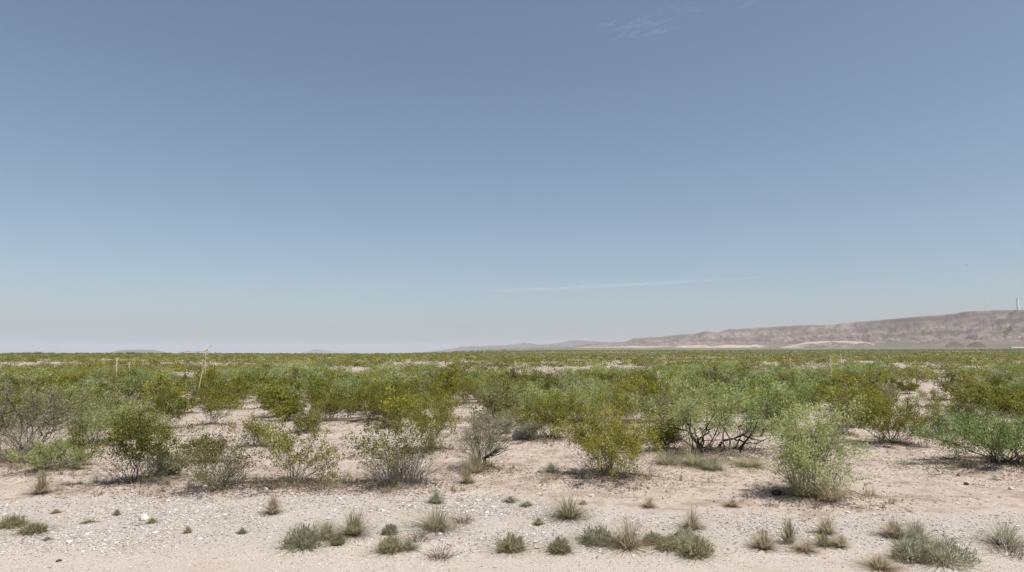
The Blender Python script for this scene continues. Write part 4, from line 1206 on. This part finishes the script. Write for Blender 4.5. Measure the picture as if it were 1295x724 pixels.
def tower(px, topy, basey, wpx, d, label):
    dr = ray(px, basey); dr = dr / math.hypot(dr[0], dr[1]); x, y = dr[0] * d, dr[1] * d
    zb = CAMH + dr[2] * d; dt = ray(px, topy); zt = CAMH + dt[2] / math.hypot(dt[0], dt[1]) * d
    w = wpx / F * d / 2
    e = bpy.data.objects.new('tower', None); COL.objects.link(e); e.location = (x, y, zb)
    tag(e, label, 'tower', 'white towers on the ridge')
    g = Geo(); h = zt - zb
    zz = np.linspace(-30, h, 12); tube(g, np.stack([zz * 0, zz * 0, zz], -1), np.linspace(w * 1.15, w * .75, 12), 20)
    link('shaft', g.mesh('tower_shaft', [M['white']], True), e)
    g = Geo(); tube(g, np.array([(0, 0, h), (0, 0, h + .1), (0, 0, h + w * .4), (0, 0, h + w * .55)]), [w * .75, w * .9, w * .9, .01], 20)
    link('cap', g.mesh('tower_cap', [M['white']], True), e)


tower(1287.5, 377.8, 392.5, 2.2, 8250, 'white tower on the ridge crest near the right edge')
tower(1247.5, 381.5, 393.8, .8, 8700, 'faint slim white tower on the ridge crest, left of the thick one')


# ------------------------------------------------------------------ birds (two specks in the photograph)
def bird(px, py, d, span, rz, label):
    dr = ray(px, py); dr = dr / dr[1]
    p = np.array([dr[0] * d, d, CAMH + dr[2] * d])
    e = bpy.data.objects.new('bird', None); COL.objects.link(e); e.location = p; e.rotation_euler = (R(10), R(-35), rz)
    tag(e, label, 'bird', 'birds in flight')
    g = Geo(); L = span * .42
    tube(g, np.array([(0, -L * .5, 0), (0, -L * .44, .01 * L), (0, -L * .34, .02 * L), (0, -L * .2, 0), (0, .1 * L, 0), (0, .35 * L, 0), (0, .6 * L, 0)]), np.array([.01, .06, .075, .11, .12, .07, .02]) * L, 8)
    v = [(-.03 * L, .5 * L, 0), (.03 * L, .5 * L, 0), (.14 * L, .85 * L, 0), (-.14 * L, .85 * L, 0), (-.03 * L, .5 * L, .02 * L), (.03 * L, .5 * L, .02 * L), (.14 * L, .85 * L, .01 * L), (-.14 * L, .85 * L, .01 * L)]
    box_f = [(0, 3, 2, 1), (4, 5, 6, 7), (0, 1, 5, 4), (1, 2, 6, 5), (2, 3, 7, 6), (3, 0, 4, 7)]
    g.add(v, box_f)
    for s in (-1, 1):
        c = span / 2
        top = [(0, -.18 * L, .04), (.35 * c, -.24 * L, .12 * c), (.75 * c, -.1 * L, .10 * c), (c, .12 * L, .04 * c), (.7 * c, .22 * L, .09 * c), (.35 * c, .2 * L, .11 * c), (0, .2 * L, .04)]
        up = [(s * a, b, z + .015 * span) for a, b, z in top]; dn = [(s * a, b, z - .005) for a, b, z in top]
        vv = up + dn; ff = []
        ff += [(0, 1, 5, 6), (1, 2, 4, 5), (7, 13, 12, 8), (8, 12, 11, 9)]
        ff += [(k, (k + 1) % 7, 7 + (k + 1) % 7, 7 + k) for k in range(7)]
        g.add(vv, ff); g.add([vv[2], vv[3], vv[4], vv[9], vv[10], vv[11]], [(0, 1, 2), (3, 5, 4)])
    link('body', g.mesh('bird_body', [M['feather']], True), e)


bird(1222.5, 335.5, 170, .55, .8, 'tiny dark bird high in the sky above the ridge')
bird(266.5, 438.2, 60, .22, 1.2, 'tiny dark bird just above the tall leaning yucca stalk')


# ------------------------------------------------------------------ air, contrail, wisp
def vol_mat(name, col, dens, aniso):
    m, nt, out = new_mat(name)
    v = nt.nodes.new('ShaderNodeVolumePrincipled')
    v.inputs['Color'].default_value = (*col, 1); v.inputs['Density'].default_value = dens; v.inputs['Anisotropy'].default_value = aniso
    nt.links.new(v.outputs[0], out.inputs['Volume'])
    return m


HAZE = 3.0e-5
g = Geo(); box(g, (0, 30000, -20), (78000, 66000, 780))
hz = link('haze', g.mesh('haze', [vol_mat('haze_air', (.78, .82, .92), HAZE, .0)]))
tag(hz, 'pale dusty air over the whole plain', 'haze', None, 'stuff')


def sky_pt(px, py, alt):
    d = ray(px, py); k = (alt - CAMH) / d[2]
    return np.array([d[0] * k, d[1] * k, alt])


g = Geo()
for (a, b) in (((545, 372.2), (1000, 348.8)), ((600, 371.6), (950, 353.2))):
    P0, P1 = sky_pt(*a, 6000), sky_pt(*b, 6000)
    n = 40; t = np.linspace(0, 1, n)[:, None]
    p = P0 + (P1 - P0) * t
    rng = rs(3); p[:, 2] += rng.normal(0, 12, n)
    rad = 75 * np.sin(np.pi * np.linspace(.02, .98, n)) ** .6 * rng.uniform(.85, 1.15, n)
    tube(g, p, rad, 8)
    # close the ends
    k = g.n - n * 8
ct = link('contrail', g.mesh('contrail', [vol_mat('contrail_ice', (1, 1, 1), 2.2e-3, .2)], True))
import bmesh as _b
bm = _b.new(); bm.from_mesh(ct.data); _b.ops.holes_fill(bm, edges=bm.edges, sides=0); _b.ops.recalc_face_normals(bm, faces=bm.faces); bm.to_mesh(ct.data); bm.free()
tag(ct, 'thin double white vapour trail low across the sky', 'vapour trail', None, 'stuff')

g = Geo(); rng = rs(12)
for q in range(46):
    cx = rng.uniform(752, 850); cy = 34 - (cx - 800) * .16 + rng.normal(0, 7)
    if q > 30:
        cx = rng.uniform(840, 960); cy = 14 - (cx - 840) * .11 + rng.normal(0, 3)
    ln = rng.uniform(14, 44); an = rng.normal(-.22, .25)
    a = sky_pt(cx - ln / 2, cy - math.sin(an) * ln / 2, 9000 + q * 30); b = sky_pt(cx + ln / 2, cy + math.sin(an) * ln / 2, 9000 + q * 30)
    n = 9; t = np.linspace(0, 1, n)[:, None]; p = a + (b - a) * t
    p[:, 2] += np.sin(np.linspace(0, 3, n)) * rng.normal(0, 60)
    tube(g, p, rng.uniform(25, 75) * np.sin(np.pi * np.linspace(.03, .97, n)), 6)
ci = link('cirrus_cloud', g.mesh('cirrus_cloud', [vol_mat('cirrus_ice', (1, 1, 1), 2.6e-4, .2)], True))
bm = _b.new(); bm.from_mesh(ci.data); _b.ops.holes_fill(bm, edges=bm.edges, sides=0); _b.ops.recalc_face_normals(bm, faces=bm.faces); bm.to_mesh(ci.data); bm.free()
tag(ci, 'faint wisp of high white cloud near the top of the sky', 'cloud', None, 'stuff')

# ------------------------------------------------------------------ light, sky, camera
SUN_EL, SUN_AZ = R(66), R(128)          # azimuth measured from +Y (view direction) towards +X
sd = Vector((math.sin(SUN_AZ) * math.cos(SUN_EL), math.cos(SUN_AZ) * math.cos(SUN_EL), math.sin(SUN_EL)))
sl = bpy.data.lights.new('sun', 'SUN'); sl.energy = 5.0; sl.angle = R(.5); sl.color = (1, .955, .89)
so = bpy.data.objects.new('sun', sl); COL.objects.link(so)
so.rotation_euler = (-sd).to_track_quat('-Z', 'Y').to_euler()

w = bpy.data.worlds.new('World'); SC.world = w; w.use_nodes = True
nt = w.node_tree
bg = nt.nodes.get('Background') or nt.nodes.new('ShaderNodeBackground')
sky = nt.nodes.new('ShaderNodeTexSky'); sky.sky_type = 'NISHITA'; sky.sun_disc = False
sky.sun_elevation = SUN_EL; sky.sun_rotation = SUN_AZ
sky.altitude = 1200; sky.air_density = 1.0; sky.dust_density = 4.0; sky.ozone_density = 1.0
hs = nt.nodes.new('ShaderNodeHueSaturation'); hs.inputs['Saturation'].default_value = .90; hs.inputs['Hue'].default_value = .493
nt.links.new(sky.outputs[0], hs.inputs['Color']); nt.links.new(hs.outputs[0], bg.inputs[0]); bg.inputs[1].default_value = .099

cam = bpy.data.cameras.new('camera'); co = bpy.data.objects.new('camera', cam); COL.objects.link(co)
co.location = (0, 0, CAMH); co.rotation_euler = (R(90) + PITCH, 0, 0)
cam.sensor_fit = 'HORIZONTAL'; cam.sensor_width = 36; cam.lens = 36 * F / PW
cam.clip_start = .1; cam.clip_end = 300000
SC.camera = co

vs = SC.view_settings
SC.display_settings.display_device = 'sRGB'
vs.view_transform = 'Standard'; vs.look = 'None'; vs.exposure = .22; vs.gamma = 1; vs.use_curve_mapping = False
cy_ = SC.cycles
cy_.max_bounces = 6; cy_.diffuse_bounces = 3; cy_.glossy_bounces = 2; cy_.transmission_bounces = 3; cy_.volume_bounces = 1; cy_.transparent_max_bounces = 8
cy_.use_denoising = True; cy_.denoiser = 'OPENIMAGEDENOISE'; cy_.denoising_input_passes = 'RGB_ALBEDO_NORMAL'; cy_.denoising_prefilter = 'ACCURATE'
cy_.use_adaptive_sampling = False
